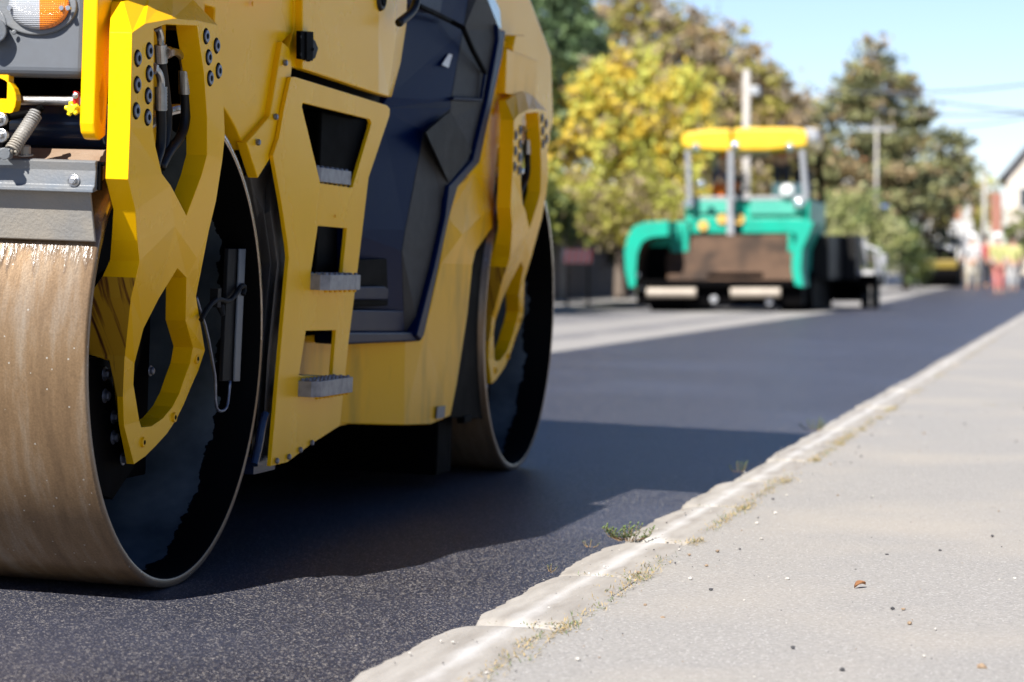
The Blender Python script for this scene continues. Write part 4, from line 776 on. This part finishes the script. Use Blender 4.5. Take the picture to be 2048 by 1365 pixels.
def pole(px,y,h,r,lab,lamp=None,arms=0):
    b=G(px,y,.2); e=empty('utility_pole',b,lab,'pole','poles along the street'); bm=bmesh.new(); cyl(bm,(0,0,-.2),(0,0,h),r,r*.62,seg=14); fin('shaft',bm,CON,e,smooth=True)
    if arms:
        bm=bmesh.new(); boxr(bm,(-.5,-.04,h-.35),(.5,.04,h-.27)); 
        for s in (-.45,-.2,.2,.45): cyl(bm,(s,0,h-.27),(s,0,h-.15),.03,seg=8)
        fin('crossarm',bm,GALV,e)
    if lamp:
        bm=bmesh.new(); tube(bm,[(0,-.05,h-.6),(.2,-.1,h-.5),(.35,-.2,h-.5)],.025,seg=8); boxr(bm,(.12,-.45,h-.62),(.34,-.05,h-.42)); fin('street_lamp_head',bm,GALV,e,bevel=.02)
    return b
pole(1492,56,5.3,.13,'pale concrete utility pole rising behind the yellow canopy',lamp=1)
bm=bmesh.new(); b=G(1500,56,.2); 
pole(1752,72,5.0,.055,'thin grey pole in front of the pine tree',arms=1); pole(1968,98,4.4,.10,'slim pole beside the distant workers'); 
b=G(1768,74,.2); e=empty('sign_post',b,'slim grey post with a small blue plate in front of the garden wall','sign post')
bm=bmesh.new(); cyl(bm,(0,0,0),(0,0,2.5),.07,seg=10); fin('post',bm,GALV,e)
bm=bmesh.new(); boxr(bm,(-.15,-.09,2.0),(.15,-.07,2.5)); fin('plate',bm,SGB,e)
# house among the trees
RTILE=mat('orange_roof_tiles',(.45,.15,.07),.8,c2=(.33,.12,.06),ns=3); CREAM=mat('cream_render',(.55,.49,.42),.85,c2=(.65,.6,.53),ns=2); WHT=mat('white_render',(.55,.54,.52),.85,c2=(.65,.64,.62),ns=2); WIN=mat('dark_window',(.03,.04,.05),.1); EAVE=mat('grey_roof',(.14,.14,.16),.8)
def house(px,y,w,d,h,rh,wall,roof,lab,shift=0,rz=0):
    b=G(px,y,.1); e=empty('house',b,lab,'house',rz=rz); bm=bmesh.new(); boxr(bm,(-w/2,0,0),(w/2,d,h))
    prism(bm,[Vector((-w/2,.002,h)),Vector((w/2,.002,h)),Vector((0,.002,h+rh))],(0,d-.004,0)); fin('wall',bm,wall,e)
    bm=bmesh.new(); o=.45; t=.15
    for s in (-1,1): prism(bm,[Vector((s*(w/2+o),-o,h-o*rh/(w/2))),Vector((s*(w/2+o),-o,h-o*rh/(w/2)+t)),Vector((0,-o,h+rh+t)),Vector((0,-o,h+rh))],(0,d+2*o,0))
    rf=fin('roof',bm,roof,e); bm=bmesh.new(); boxr(bm,(w*.2,d*.5,h+rh*.3),(w*.2+.5,d*.5+.5,h+rh+.5)); fin('chimney',bm,roof,rf)
    for i in range(2):
        for s in (-1,1):
            z=.9+i*2.7
            if z+1.2<h:
                bm=bmesh.new(); boxr(bm,(s*w*.25-.5,-.04,z),(s*w*.25+.5,.03,z+1.2)); f=fin('window',bm,WHT,e); bm=bmesh.new(); boxr(bm,(s*w*.25-.42,-.06,z+.08),(s*w*.25+.42,-.03,z+1.12)); fin('pane',bm,WIN,f)
    return e
house(1668,100,3.4,6,4.2,1.2,WHT,RTILE,'white house with orange tiled roof half hidden by shrubs behind the paver')
house(2098,135,4.6,10,5.6,2.8,CREAM,EAVE,'pale cream house with grey gable roof at the right edge')
house(1905,150,3.2,8,3.6,1.0,WHT,RTILE,'small distant house with red roof behind the signs')
# overhead wires
WIREM=mat('wire',(.12,.13,.15),.6)
for k,(a,b_,lab) in enumerate([((1700,185,72),(2300,128,60),'topmost overhead wire above the street'),((1752,222,72),(2300,198,60),'second overhead wire of the street, nearly level'),((1752,178,72),(2300,230,60),'overhead wire that slopes down to the right'),((1870,258,98),(2300,165,60),'lowest overhead wire rising to the right')]):
    bm=bmesh.new(); A=W(*a);B=W(*b_); tube(bm,[A.lerp(B,t/10)-Vector((0,0,.25*math.sin(math.pi*t/10))) for t in range(11)],.022,seg=5); tag(fin('overhead_wire',bm,WIREM),lab,'wire','overhead wires')
# ------------------------------------------------------------------ people
SKIN=mat('skin',(.45,.27,.19),.6); HAIR=mat('dark_hair',(.03,.02,.015),.7)
CL={n:mat(n,c,.8) for n,c in {'hi_vis_yellow':(.42,.42,.16),'white_shirt':(.45,.45,.45),'coral_trousers':(.6,.2,.17),'navy_cloth':(.02,.04,.14),'rust_shirt':(.5,.12,.04),'orange_cloth':(.85,.16,.01),'dark_cloth':(.03,.03,.04),'red_cloth':(.4,.09,.08),'beige_cloth':(.4,.36,.28),'white_helmet':(.8,.8,.8),'orange_helmet':(.8,.2,.02)}.items()}
def skin(name,verts,edges,rad,m,parent,sub=1):
    me=bpy.data.meshes.new(name); me.from_pydata([tuple(v) for v in verts],edges,[]); o=bpy.data.objects.new(name,me); C.objects.link(o); o.parent=parent
    s=o.modifiers.new('Skin','SKIN'); 
    for i,r in enumerate(rad):
        sv=me.skin_vertices[0].data[i]; sv.radius=(r if isinstance(r,tuple) else (r,r)); 
    me.skin_vertices[0].data[0].use_root=True
    b=o.modifiers.new('Sub','SUBSURF'); b.levels=sub; b.render_levels=sub; me.materials.append(m); return o
def person(loc,rz,lab,shirt,trou,helmet=None,seat=False,lean=0,arms=(.25,.25),stride=.12,h=1.75):
    e=empty('person',loc,lab,'person',rz=rz); s=h/1.75
    hipz=.9 if not seat else .5
    V=[(0,0,hipz),(0,lean*.3,hipz+.28),(0,lean*.7,hipz+.50),(0,lean,hipz+.60),(0,lean,hipz+.66),(0,lean,hipz+.80)]
    Rr=[(.15,.11),(.14,.10),(.17,.11),(.07,.07),(.06,.06),(.095,.11)]; E=[(0,1),(1,2),(2,3),(3,4),(4,5)]
    def add(p,r,par): V.append(p);Rr.append(r);E.append((par,len(V)-1));return len(V)-1
    J_={}
    for sd,a in ((-1,arms[0]),(1,arms[1])):
        k=add((sd*.19,lean*.7,hipz+.52),.065,2); k=add((sd*.27,lean*.7-a*.5,hipz+.27),.048,k); w=(sd*.24,lean*.7-a*1.6,hipz+.05+a*.35); k=add(w,.035,k); J_[sd]=w
        hnd=(w[0],w[1]-.03,w[2]-.09); k=add(hnd,(.022,.042),k)
        for f in range(4): add((hnd[0]+(f-1.5)*.018,hnd[1]-.02,hnd[2]-.075+abs(f-1.3)*.008),.009,k)
        add((hnd[0]-sd*.05,hnd[1]-.02,hnd[2]-.02),.010,k)
        if seat:
            k=add((sd*.1,-.05,hipz-.02),.095,0); k=add((sd*.12,-.45,hipz-.02),.07,k); k=add((sd*.12,-.48,.08),.045,k); add((sd*.12,-.62,.04),.04,k)
        else:
            st=stride*sd; k=add((sd*.10,0,.82),.10,0); k=add((sd*.11,st-.03,.48),.07,k); k=add((sd*.11,st*1.6,.09),.045,k); add((sd*.12,st*1.6-.16,.035),.04,k)
    V=[tuple(c*s for c in v) for v in V]
    skin('body',V,E,Rr,SKIN,e)
    # clothing shells over the same joints
    def sub(idx_pts,rs,edges,m,nm): skin(nm,[tuple(c*s for c in p) for p in idx_pts],edges,rs,m,e)
    L0=lean
    pts=[(0,0,hipz-.02),(0,L0*.3,hipz+.28),(0,L0*.7,hipz+.51)]; rs=[(.165,.125),(.155,.118),(.175,.12)]; ed=[(0,1),(1,2)]
    for sd,a in ((-1,arms[0]),(1,arms[1])):
        pts+= [(sd*.195,L0*.7,hipz+.525),(sd*.27,L0*.7-a*.5,hipz+.27),(sd*.245,L0*.7-a*1.4,hipz+.08+a*.3)]; rs+=[.075,.06,.05]; n=len(pts); ed+=[(2,n-3),(n-3,n-2),(n-2,n-1)]
    sub(pts,rs,ed,shirt,'shirt')
    pts=[(0,0,hipz+.02)]; rs=[(.16,.12)]; ed=[]
    for sd in (-1,1):
        if seat: q=[(sd*.1,-.05,hipz-.02),(sd*.12,-.45,hipz-.02),(sd*.12,-.48,.14)]
        else: q=[(sd*.10,0,.80),(sd*.11,stride*sd-.03,.48),(sd*.11,stride*sd*1.5,.13)]
        pts+=q; rs+=[.11,.085,.07]; n=len(pts); ed+=[(0,n-3),(n-3,n-2),(n-2,n-1)]
    sub(pts,rs,ed,trou,'trousers')
    bm=bmesh.new(); r=bmesh.ops.create_uvsphere(bm,u_segments=16,v_segments=10,radius=.128)
    bmesh.ops.delete(bm,geom=[v for v in bm.verts if v.co.z<-.0 and (v.co.y<.02 or helmet)],context='VERTS')
    if helmet: cyl(bm,(0,-.02,-.005),(0,-.02,.005),.15,seg=20)
    o=fin('helmet' if helmet else 'hair',bm,helmet or HAIR,e,smooth=True); o.location=(0,L0*s,(hipz+.82)*s)
    bm=bmesh.new(); c=Vector((0,L0*s,(hipz+.80)*s))
    for sx in (-.035,.035): bmesh.ops.create_icosphere(bm,subdivisions=1,radius=.012,matrix=Matrix.Translation(c+Vector((sx,-.105,.01))))
    cyl(bm,c+Vector((0,-.10,.0)),c+Vector((0,-.135,-.03)),.008,.015,seg=8); boxr(bm,c+Vector((-.025,-.112,-.062)),c+Vector((.025,-.10,-.055)))
    fin('face',bm,HAIR,e); return e
def PG(px,y): g=G(px,y); g.z=zroad(g.x,y); return g
person(PG(1997,74),.3,'road worker in hi-vis yellow vest, coral trousers and white helmet on the road',CL['hi_vis_yellow'],CL['coral_trousers'],CL['white_helmet'],stride=.05)
person(PG(1945,80),-.2,'road worker in white and yellow top with dark trousers beside the tall sign',CL['white_shirt'],CL['beige_cloth'],CL['white_helmet'])
person(PG(1973,84),.5,'worker in a red shirt standing between the slim pole and the group',CL['red_cloth'],CL['dark_cloth'],None)
person(PG(2026,80),.1,'worker in pale yellow top at the right end of the group',CL['hi_vis_yellow'],CL['white_shirt'],None)
# ------------------------------------------------------------------ asphalt paver
TEAL=mat('teal_paint',(.012,.36,.25),.4,c2=(.02,.28,.20),ns=2,coat=0,spec=.2); TEAL2=mat('pale_teal_paint',(.08,.38,.29),.5,c2=(.06,.32,.25),ns=3,spec=.2); CAN=mat('canopy_yellow',(.70,.42,.01),.45,c2=(.8,.55,.02),ns=3,coat=.3); HOP=mat('worn_hopper_steel',(.085,.048,.028),.6,c2=(.018,.014,.012),spec=.12,ns=2.0,amt=1,detail=8); ROLL=mat('pale_roller_steel',(.36,.31,.25),.5,c2=(.25,.21,.17),ns=6); LAMP=mat('lamp_glass',(.8,.82,.85),.05,metal=.9); MGR=mat('machine_grey',(.33,.34,.36),.5,metal=.2)
PY=46.0; pc=W(1456,600,PY); PX0=pc.x; PZ0=.095
PV=empty('asphalt_paver',(PX0,PY,PZ0),'teal road paver with yellow canopy and brown hopper on the old lane','paver')
def q(px,py,dy=0): p=W(px,py,PY+dy); return Vector((p.x-PX0,dy,p.z-PZ0))
def pbox(name,p0,p1,d0,d1,m,parent=None,bevel=.02,**kw):
    bm=bmesh.new(); a=q(*p0); b=q(*p1); boxr(bm,(a.x,d0,a.z),(b.x,d1,b.z)); return fin(name,bm,m,parent or PV,bevel=bevel,**kw)
# canopy in two halves with sagging lower edge
def roofhalf(pts,dy0,dy1):
    bm=bmesh.new(); prism(bm,[q(*p) for p in pts],(0,dy1,0)); return fin('canopy_half',bm,CAN,PV,bevel=.05,seg=3)
CH1=roofhalf([(1362,272),(1372,264),(1410,259),(1461,257),(1461,303),(1430,302),(1395,299),(1368,296),(1362,288)],0,2.6)
CH2=roofhalf([(1466,257),(1500,255),(1580,255),(1612,259),(1616,270),(1613,293),(1570,298),(1530,302),(1490,302),(1466,302)],0,2.6)
bm=bmesh.new(); prism(bm,[q(*p) for p in [(1608,256),(1632,258),(1637,268),(1634,282),(1616,280)]],(0,.6,0)); fin('canopy_end_fitting',bm,MGR,PV,bevel=.02)
for (a,b,w,d) in [(1374,1378,.11,.1),(1403,1405,.08,1.8),(1461,1461,.13,.05),(1603,1611,.12,.1),(1620,1628,.12,1.4)]:
    bm=bmesh.new(); p0=q(a,300);p1=q(b,402); tube(bm,[p0+Vector((0,d,0)),p1+Vector((0,d,0))],w*.5,seg=8); fin('canopy_post',bm,MGR if w!=.12 or a==1603 else BLK,PV)
for c in [(1393,295),(1471,291),(1580,294),(1403,368)]:
    bm=bmesh.new(); p=q(*c); bmesh.ops.create_uvsphere(bm,u_segments=16,v_segments=10,radius=.085,matrix=Matrix.Translation(p+Vector((0,-.03,0)))); fin('work_lamp',bm,LAMP,PV,smooth=True)
# deck body
pbox('hood',(1360,398),(1612,470),.6,3.4,TEAL,bevel=.04)
pbox('hood_panel',(1372,400),(1462,425),.5,.62,TEAL2); pbox('hood_panel',(1492,400),(1600,428),.5,.62,TEAL2); pbox('hood_panel',(1365,432),(1448,466),.42,.6,TEAL); pbox('hood_panel',(1478,436),(1600,466),.42,.6,TEAL); pbox('centre_mast',(1449,398),(1463,480),.3,.6,MGR,bevel=.01)
pbox('deck_rail',(1380,392),(1605,398),.5,.58,MGR,bevel=.005)
for c in [(1371,407),(1592,407)]:
    bm=bmesh.new(); p=q(*c); cyl(bm,p+Vector((0,.42,0)),p+Vector((0,.6,0)),.11,seg=20); hl=fin('headlight',bm,MGR,PV); bm=bmesh.new(); bmesh.ops.create_uvsphere(bm,u_segments=16,v_segments=8,radius=.1,matrix=Matrix.Translation(p+Vector((0,.41,0)))@Matrix.Diagonal((1,.4,1,1))); fin('lens',bm,LAMP,hl,smooth=True)
for c in [(1400,451),(1438,438),(1473,438)]:
    bm=bmesh.new(); p=q(*c); cyl(bm,p+Vector((0,.37,0)),p+Vector((0,.40,0)),.10,seg=20); fin('round_cover',bm,mat('ochre_cover',(.6,.38,.08),.5) if 'ochre_cover' not in MATS else MATS['ochre_cover'],PV)
# white console and seats on the deck
pbox('console',(1530,362),(1600,396),1.0,1.5,WHITE); bm=bmesh.new(); bmesh.ops.create_uvsphere(bm,u_segments=16,v_segments=10,radius=.15,matrix=Matrix.Translation(q(1568,382)+Vector((0,.5,0)))); fin('round_tank',bm,WHITE,PV,smooth=True)
pbox('deck_seat',(1425,345),(1455,395),1.6,2.0,CL['dark_cloth']); pbox('deck_seat',(1562,330),(1598,392),1.9,2.3,CL['dark_cloth'],bevel=.06)
# hopper
bm=bmesh.new(); prism(bm,[q(*p) for p in [(1344,472),(1600,468),(1612,500),(1606,565),(1580,575),(1345,575),(1335,520)]],(0,.10,0)); 
for v in bm.verts: v.co.y+=(v.co.z-.9)*.55
hp_=fin('hopper_apron',bm,HOP,PV,bevel=.03)
pbox('side_plate',(1344,444),(1380,505),-.2,.2,TEAL); pbox('side_plate',(1578,440),(1606,505),-.2,.2,TEAL); hp_.location=(0,-.3,0)
pbox('hopper_opening',(1422,546),(1532,563),-.45,-.29,BLK,bevel=.005)
def wing(out,inn,name):
    bm=bmesh.new(); n=len(out); a=[bm.verts.new(q(*p)+Vector((0,-1.1,0))) for p in out]; b=[bm.verts.new(q(*p)+Vector((0,-1.1,0))) for p in inn]; c=[bm.verts.new(q(*p)+Vector((0,.9,0))) for p in out]; d=[bm.verts.new(q(*p)+Vector((0,.9,0))) for p in inn]
    for i in range(n-1):
        bm.faces.new((a[i],a[i+1],b[i+1],b[i])); bm.faces.new((c[i],c[i+1],d[i+1],d[i])); bm.faces.new((a[i],c[i],c[i+1],a[i+1])); f=bm.faces.new((b[i],d[i],d[i+1],b[i+1])); f.material_index=1
    for i in (0,n-1): bm.faces.new((a[i],b[i],d[i],c[i]))
    return fin(name,bm,[TEAL,HOP],PV,bevel=.01)
wing([(1356,444),(1310,447),(1288,455),(1275,477),(1270,505),(1272,545),(1280,576)],[(1356,474),(1322,477),(1306,485),(1299,499),(1295,513),(1293,545),(1294,572)],'hopper_wing')
wing([(1585,440),(1610,441),(1640,447),(1632,470),(1618,500),(1616,540),(1620,574)],[(1585,466),(1598,468),(1606,471),(1606,482),(1598,502),(1597,540),(1602,570)],'hopper_wing')
pbox('hopper_back',(1286,470),(1372,575),-.1,.1,BLK); pbox('hopper_back_plate',(1330,458),(1366,486),-.35,-.12,TEAL); pbox('wing_gusset',(1296,462),(1362,494),-.16,-.12,TEAL); pbox('hopper_floor',(1290,560),(1606,574),-1.1,.3,BLK)
pbox('bumper_frame',(1290,572),(1615,612),-.9,-.1,BLK,bevel=.03)
for a,b in [(1314,1410),(1478,1575)]:
    bm=bmesh.new(); p0=q(a,585);p1=q(b,585); cyl(bm,p0+Vector((0,-1.05,0)),p1+Vector((0,-1.05,0)),.095,seg=20); fin('push_roller',bm,ROLL,PV,bevel=.01)
for c in [(1303,572),(1552,602),(1443,598),(1290,550)]:
    bm=bmesh.new(); cyl(bm,q(*c)+Vector((0,-1.0,0)),q(*c)+Vector((0,-.85,0)),.07,seg=16); fin('coupling',bm,MGR,PV,bevel=.01)
for a,b in [(1300,1372),(1560,1626)]:
    bm=bmesh.new(); p0=q(a,618);p1=q(b,570); zt=max(p1.z,.7); x0,x1=p0.x,p1.x
    prism(bm,[Vector((x0,y,z)) for y,z in [(-.2,.35),(0,.0),(3.4,0),(3.7,.35),(3.4,.75),(0,.75)]],(x1-x0,0,0)); fin('crawler_track',bm,BLK,PV,bevel=.04)
# body side, screed and side extension on the right
pbox('engine_side',(1612,470),(1652,560),.5,4.2,DGREY); pbox('screed',(1300,540),(1690,608),4.4,5.2,BLK); pbox('side_box',(1640,466),(1682,560),3.0,4.4,DGREY)
pbox('screed_step',(1674,541),(1716,550),3.4,4.2,SGW,bevel=.01); pbox('screed_end_plate',(1655,548),(1722,575),3.6,5.4,BLK); 
for c,r in [((1712,592),.26),((1690,590),.22)]:
    bm=bmesh.new(); p=q(*c); cyl(bm,Vector((p.x-.08,4.2,r)),Vector((p.x+.08,4.2,r)),r,seg=24); fin('support_wheel',bm,RUB,PV,bevel=.02)
bm=bmesh.new(); 
for a,b in [((1690,470),(1694,560)),((1712,500),(1722,560)),((1650,470),(1725,500))]: tube(bm,[q(*a)+Vector((0,4,0)),q(*b)+Vector((0,4,0))],.04,seg=8)
fin('screed_frame',bm,MGR,PV); pbox('screed_console',(1722,505),(1736,530),4,4.3,MGR)
def onp(px,py,dy): p=q(px,py,0); return Vector((PX0+p.x,PY+dy,PZ0+p.z))
person(onp(1546,396,1.3),.2,'machine operator in a rust orange shirt standing on the paver deck',CL['rust_shirt'],CL['dark_cloth'],None,h=1.45,stride=.02)
person(onp(1438,404,1.2),-.5,'operator in navy and orange seated left on the paver deck',CL['navy_cloth'],CL['orange_cloth'],CL['orange_helmet'],seat=True,lean=-.15,h=1.2)
# ------------------------------------------------------------------ distant machines
RL=empty('small_roller',PG(1880,84),'small black and yellow roller far down the road','road roller')
def sb(name,a,b,m,par=RL,bevel=.04): bm=bmesh.new(); boxr(bm,a,b); return fin(name,bm,m,par,bevel=bevel)
for y in (0,1.9):
    bm=bmesh.new(); cyl(bm,(-.65,y,.4),(.65,y,.4),.4,seg=32); fin('drum',bm,BLK,RL,bevel=.01)
MUST=mat('mustard_paint',(.20,.14,.012),.5)
sb('body',(-.6,-.35,.62),(.6,.7,.92),MUST); sb('rear_body',(-.6,1.0,.62),(.6,2.3,.95),MUST); sb('hood',(-.5,-.2,.93),(.5,.6,1.25),BLK); sb('deck',(-.55,.6,.5),(.55,1.2,.8),BLK); sb('seat',(-.25,.75,.8),(.25,1.25,1.35),BLK,bevel=.06)
for x in (-.45,.45): bm=bmesh.new(); tube(bm,[(x,1.25,.8),(x,1.25,2.0)],.04,seg=8); fin('roll_bar',bm,BLK,RL)
sb('roll_bar_top',(-.47,1.2,1.98),(.47,1.3,2.06),BLK)
VN=empty('white_car',PG(1852,92),'white car parked beyond the small roller','car')
bm=bmesh.new(); prism(bm,[Vector((-.85,y,z)) for y,z in [(0,.35),(-.05,.75),(.9,.95),(1.5,1.45),(3.2,1.5),(4.0,1.0),(4.1,.4)]],(1.7,0,0)); fin('body',bm,WHITE,VN,bevel=.12,seg=4)
bm=bmesh.new(); prism(bm,[Vector((-.7,.93,.99)),Vector((.7,.93,.99)),Vector((.62,1.44,1.42)),Vector((-.62,1.44,1.42))],(0,-.02,.02)); fin('windscreen',bm,WIN,VN)
for x in (-.82,.82):
    for y in (.8,3.3): bm=bmesh.new(); cyl(bm,(x-.1,y,.32),(x+.1,y,.32),.32,seg=20); fin('wheel',bm,RUB,VN,bevel=.02)
for x in (-.6,.6): bm=bmesh.new(); boxr(bm,(x-.15,-.08,.62),(x+.15,.0,.74)); fin('headlight',bm,LAMP,VN,bevel=.01)
e=empty('road_sign',PG(1922,90),'tall stack of white and orange road work panels on a post behind the small roller','sign'); 
bm=bmesh.new(); cyl(bm,(0,0,0),(0,0,3.2),.06,seg=10); fin('post',bm,GALV,e)
bm=bmesh.new(); boxr(bm,(-.42,-.09,1.4),(.42,-.06,2.35)); fin('white_panel',bm,SGW,e,bevel=.01)
bm=bmesh.new(); boxr(bm,(-.36,-.09,2.4),(.0,-.06,3.1)); fin('orange_panel',bm,mat('orange_sign',(.42,.18,.10),.6),e,bevel=.01)
bm=bmesh.new(); boxr(bm,(.02,-.09,2.4),(.34,-.06,3.2)); fin('white_upper_panel',bm,SGW,e,bevel=.01)
e=empty('banner_pole',PG(1992,95),'orange vertical banner on a pole above the workers','banner'); bm=bmesh.new(); cyl(bm,(0,0,0),(0,0,3.6),.05,seg=10); fin('pole',bm,GALV,e); bm=bmesh.new(); boxr(bm,(-.2,-.08,2.0),(.2,-.055,3.5)); fin('banner',bm,mat('faded_red',(.32,.14,.10),.7),e)
# trees on the left whose shade falls on the far pavement
for i,(x,y,h) in enumerate([(-11.0,37.5,6.0),(-11.6,44,6.2),(-12.9,50,3.0)]):
    tree('garden_tree',['green garden tree hidden behind the rear of the roller','green garden tree shading the dark fence','green garden tree behind the fence farthest of the three'][i],'tree',Vector((x,y,.2)),h,[(0,0,h*.7,1.5,1.3),(.8,.8,h*.6,1.2,1.0),(-.8,-.6,h*.65,1.2,1.0)],LM['hedge'],9000,.24,rnd=i+5)
# hedges added outside the frame to hide the low sky from the flank of the roller
HDM=mat('hedge_core',(.02,.03,.012),.9)
def blocking_hedge(x0,x1,y0,y1,h,lab,seed):
    rr=random.Random(seed); e=empty('blocking_hedge',((x0+x1)/2,y0,0),lab,'hedge','added hedges blocking low sky'); cx=(x0+x1)/2
    bm=bmesh.new(); boxr(bm,(x0-cx+.25,.2,-.1),(x1-cx-.25,y1-y0-.2,h-.3)); fin('core',bm,HDM,e)
    bm=bmesh.new()
    for i in range(7000):
        f=rr.random(); y=rr.uniform(0,y1-y0); z=rr.uniform(.1,h); x=rr.choice((x0-cx,x1-cx))+rr.gauss(0,.12)
        if f<.2: z=h+rr.gauss(-.2,.2); x=rr.uniform(x0-cx,x1-cx)
        p=Vector((x,y,z)); a=Vector((rr.gauss(0,1),rr.gauss(0,1),rr.gauss(0,1))).normalized(); s=a.cross(Vector((.1,.3,1))).normalized(); l=.38*rr.uniform(.6,1.3)
        q_=bm.faces.new([bm.verts.new(v) for v in (p,p+a*l*.5+s*l*.4,p+a*l,p+a*l*.5-s*l*.4)]); q_.material_index=rr.choice((0,0,1,2))
    fin('foliage',bm,LM['hedge'],e,recalc=False)
blocking_hedge(8.0,9.4,-12,60,2.2,'long hedge added on the pavement side to block low sky, outside the right edge of the photo',21)
blocking_hedge(-13.6,-12.2,-12,35,4.0,'long hedge added on the far side of the street to block low sky, hidden behind the big roller',22)
# ------------------------------------------------------------------ light, sky, camera
w=bpy.data.worlds.new('World'); SC.world=w; w.use_nodes=True; nt=w.node_tree; sky=nt.nodes.new('ShaderNodeTexSky'); sky.sky_type='NISHITA'; sky.sun_disc=False
dv_=Vector((.225,.98,-1.0)).normalized(); elev=math.asin(-dv_.z); az=math.atan2(-dv_.x,-dv_.y)
sky.sun_elevation=elev; sky.sun_rotation=az; sky.air_density=1.0; sky.dust_density=.25; sky.ozone_density=3.0
bg=nt.nodes['Background']; 
tc_=nt.nodes.new('ShaderNodeTexCoord'); sx_=nt.nodes.new('ShaderNodeSeparateXYZ'); nt.links.new(tc_.outputs['Generated'],sx_.inputs[0])
mr_=nt.nodes.new('ShaderNodeMapRange'); mr_.interpolation_type='SMOOTHSTEP'; mr_.inputs[1].default_value=.12; mr_.inputs[2].default_value=.42; mr_.inputs[3].default_value=1.0; mr_.inputs[4].default_value=0.0; nt.links.new(sx_.outputs['Z'],mr_.inputs[0])
mx_=nt.nodes.new('ShaderNodeMix'); mx_.data_type='RGBA'; mx_.inputs['A'].default_value=(.34,.43,.62,1); mx_.inputs['B'].default_value=(1.00,.99,1.16,1); nt.links.new(mr_.outputs[0],mx_.inputs['Factor'])
ml_=nt.nodes.new('ShaderNodeMix'); ml_.data_type='RGBA'; ml_.blend_type='MULTIPLY'; ml_.inputs['Factor'].default_value=1; nt.links.new(sky.outputs[0],ml_.inputs['A']); nt.links.new(mx_.outputs['Result'],ml_.inputs['B'])
nt.links.new(ml_.outputs['Result'],bg.inputs[0]); bg.inputs[1].default_value=.074
sl=bpy.data.lights.new('sun','SUN'); sl.energy=5.0; sl.angle=math.radians(.5); sl.color=(1,.95,.88)
so=bpy.data.objects.new('sun',sl); C.objects.link(so); so.rotation_euler=dv_.to_track_quat('-Z','Y').to_euler()
cd=bpy.data.cameras.new('camera'); co=bpy.data.objects.new('camera',cd); C.objects.link(co); SC.camera=co
right=MB@Vector((1,0,0)); down=MB@Vector((0,1,0)); fwd=MB@Vector((0,0,1))
co.matrix_world=Matrix(((right.x,-down.x,-fwd.x,CP.x),(right.y,-down.y,-fwd.y,CP.y),(right.z,-down.z,-fwd.z,CP.z),(0,0,0,1)))
cd.sensor_width=36; cd.lens=FPX/2048*36; cd.clip_start=.1; cd.clip_end=2000
cd.dof.use_dof=True; cd.dof.focus_distance=6.0; cd.dof.aperture_fstop=3.4; cd.dof.aperture_blades=9
SC.view_settings.view_transform='Standard'; SC.view_settings.look='None'; SC.view_settings.exposure=1.0; SC.view_settings.gamma=1
SC.render.resolution_x=1024; SC.render.resolution_y=682
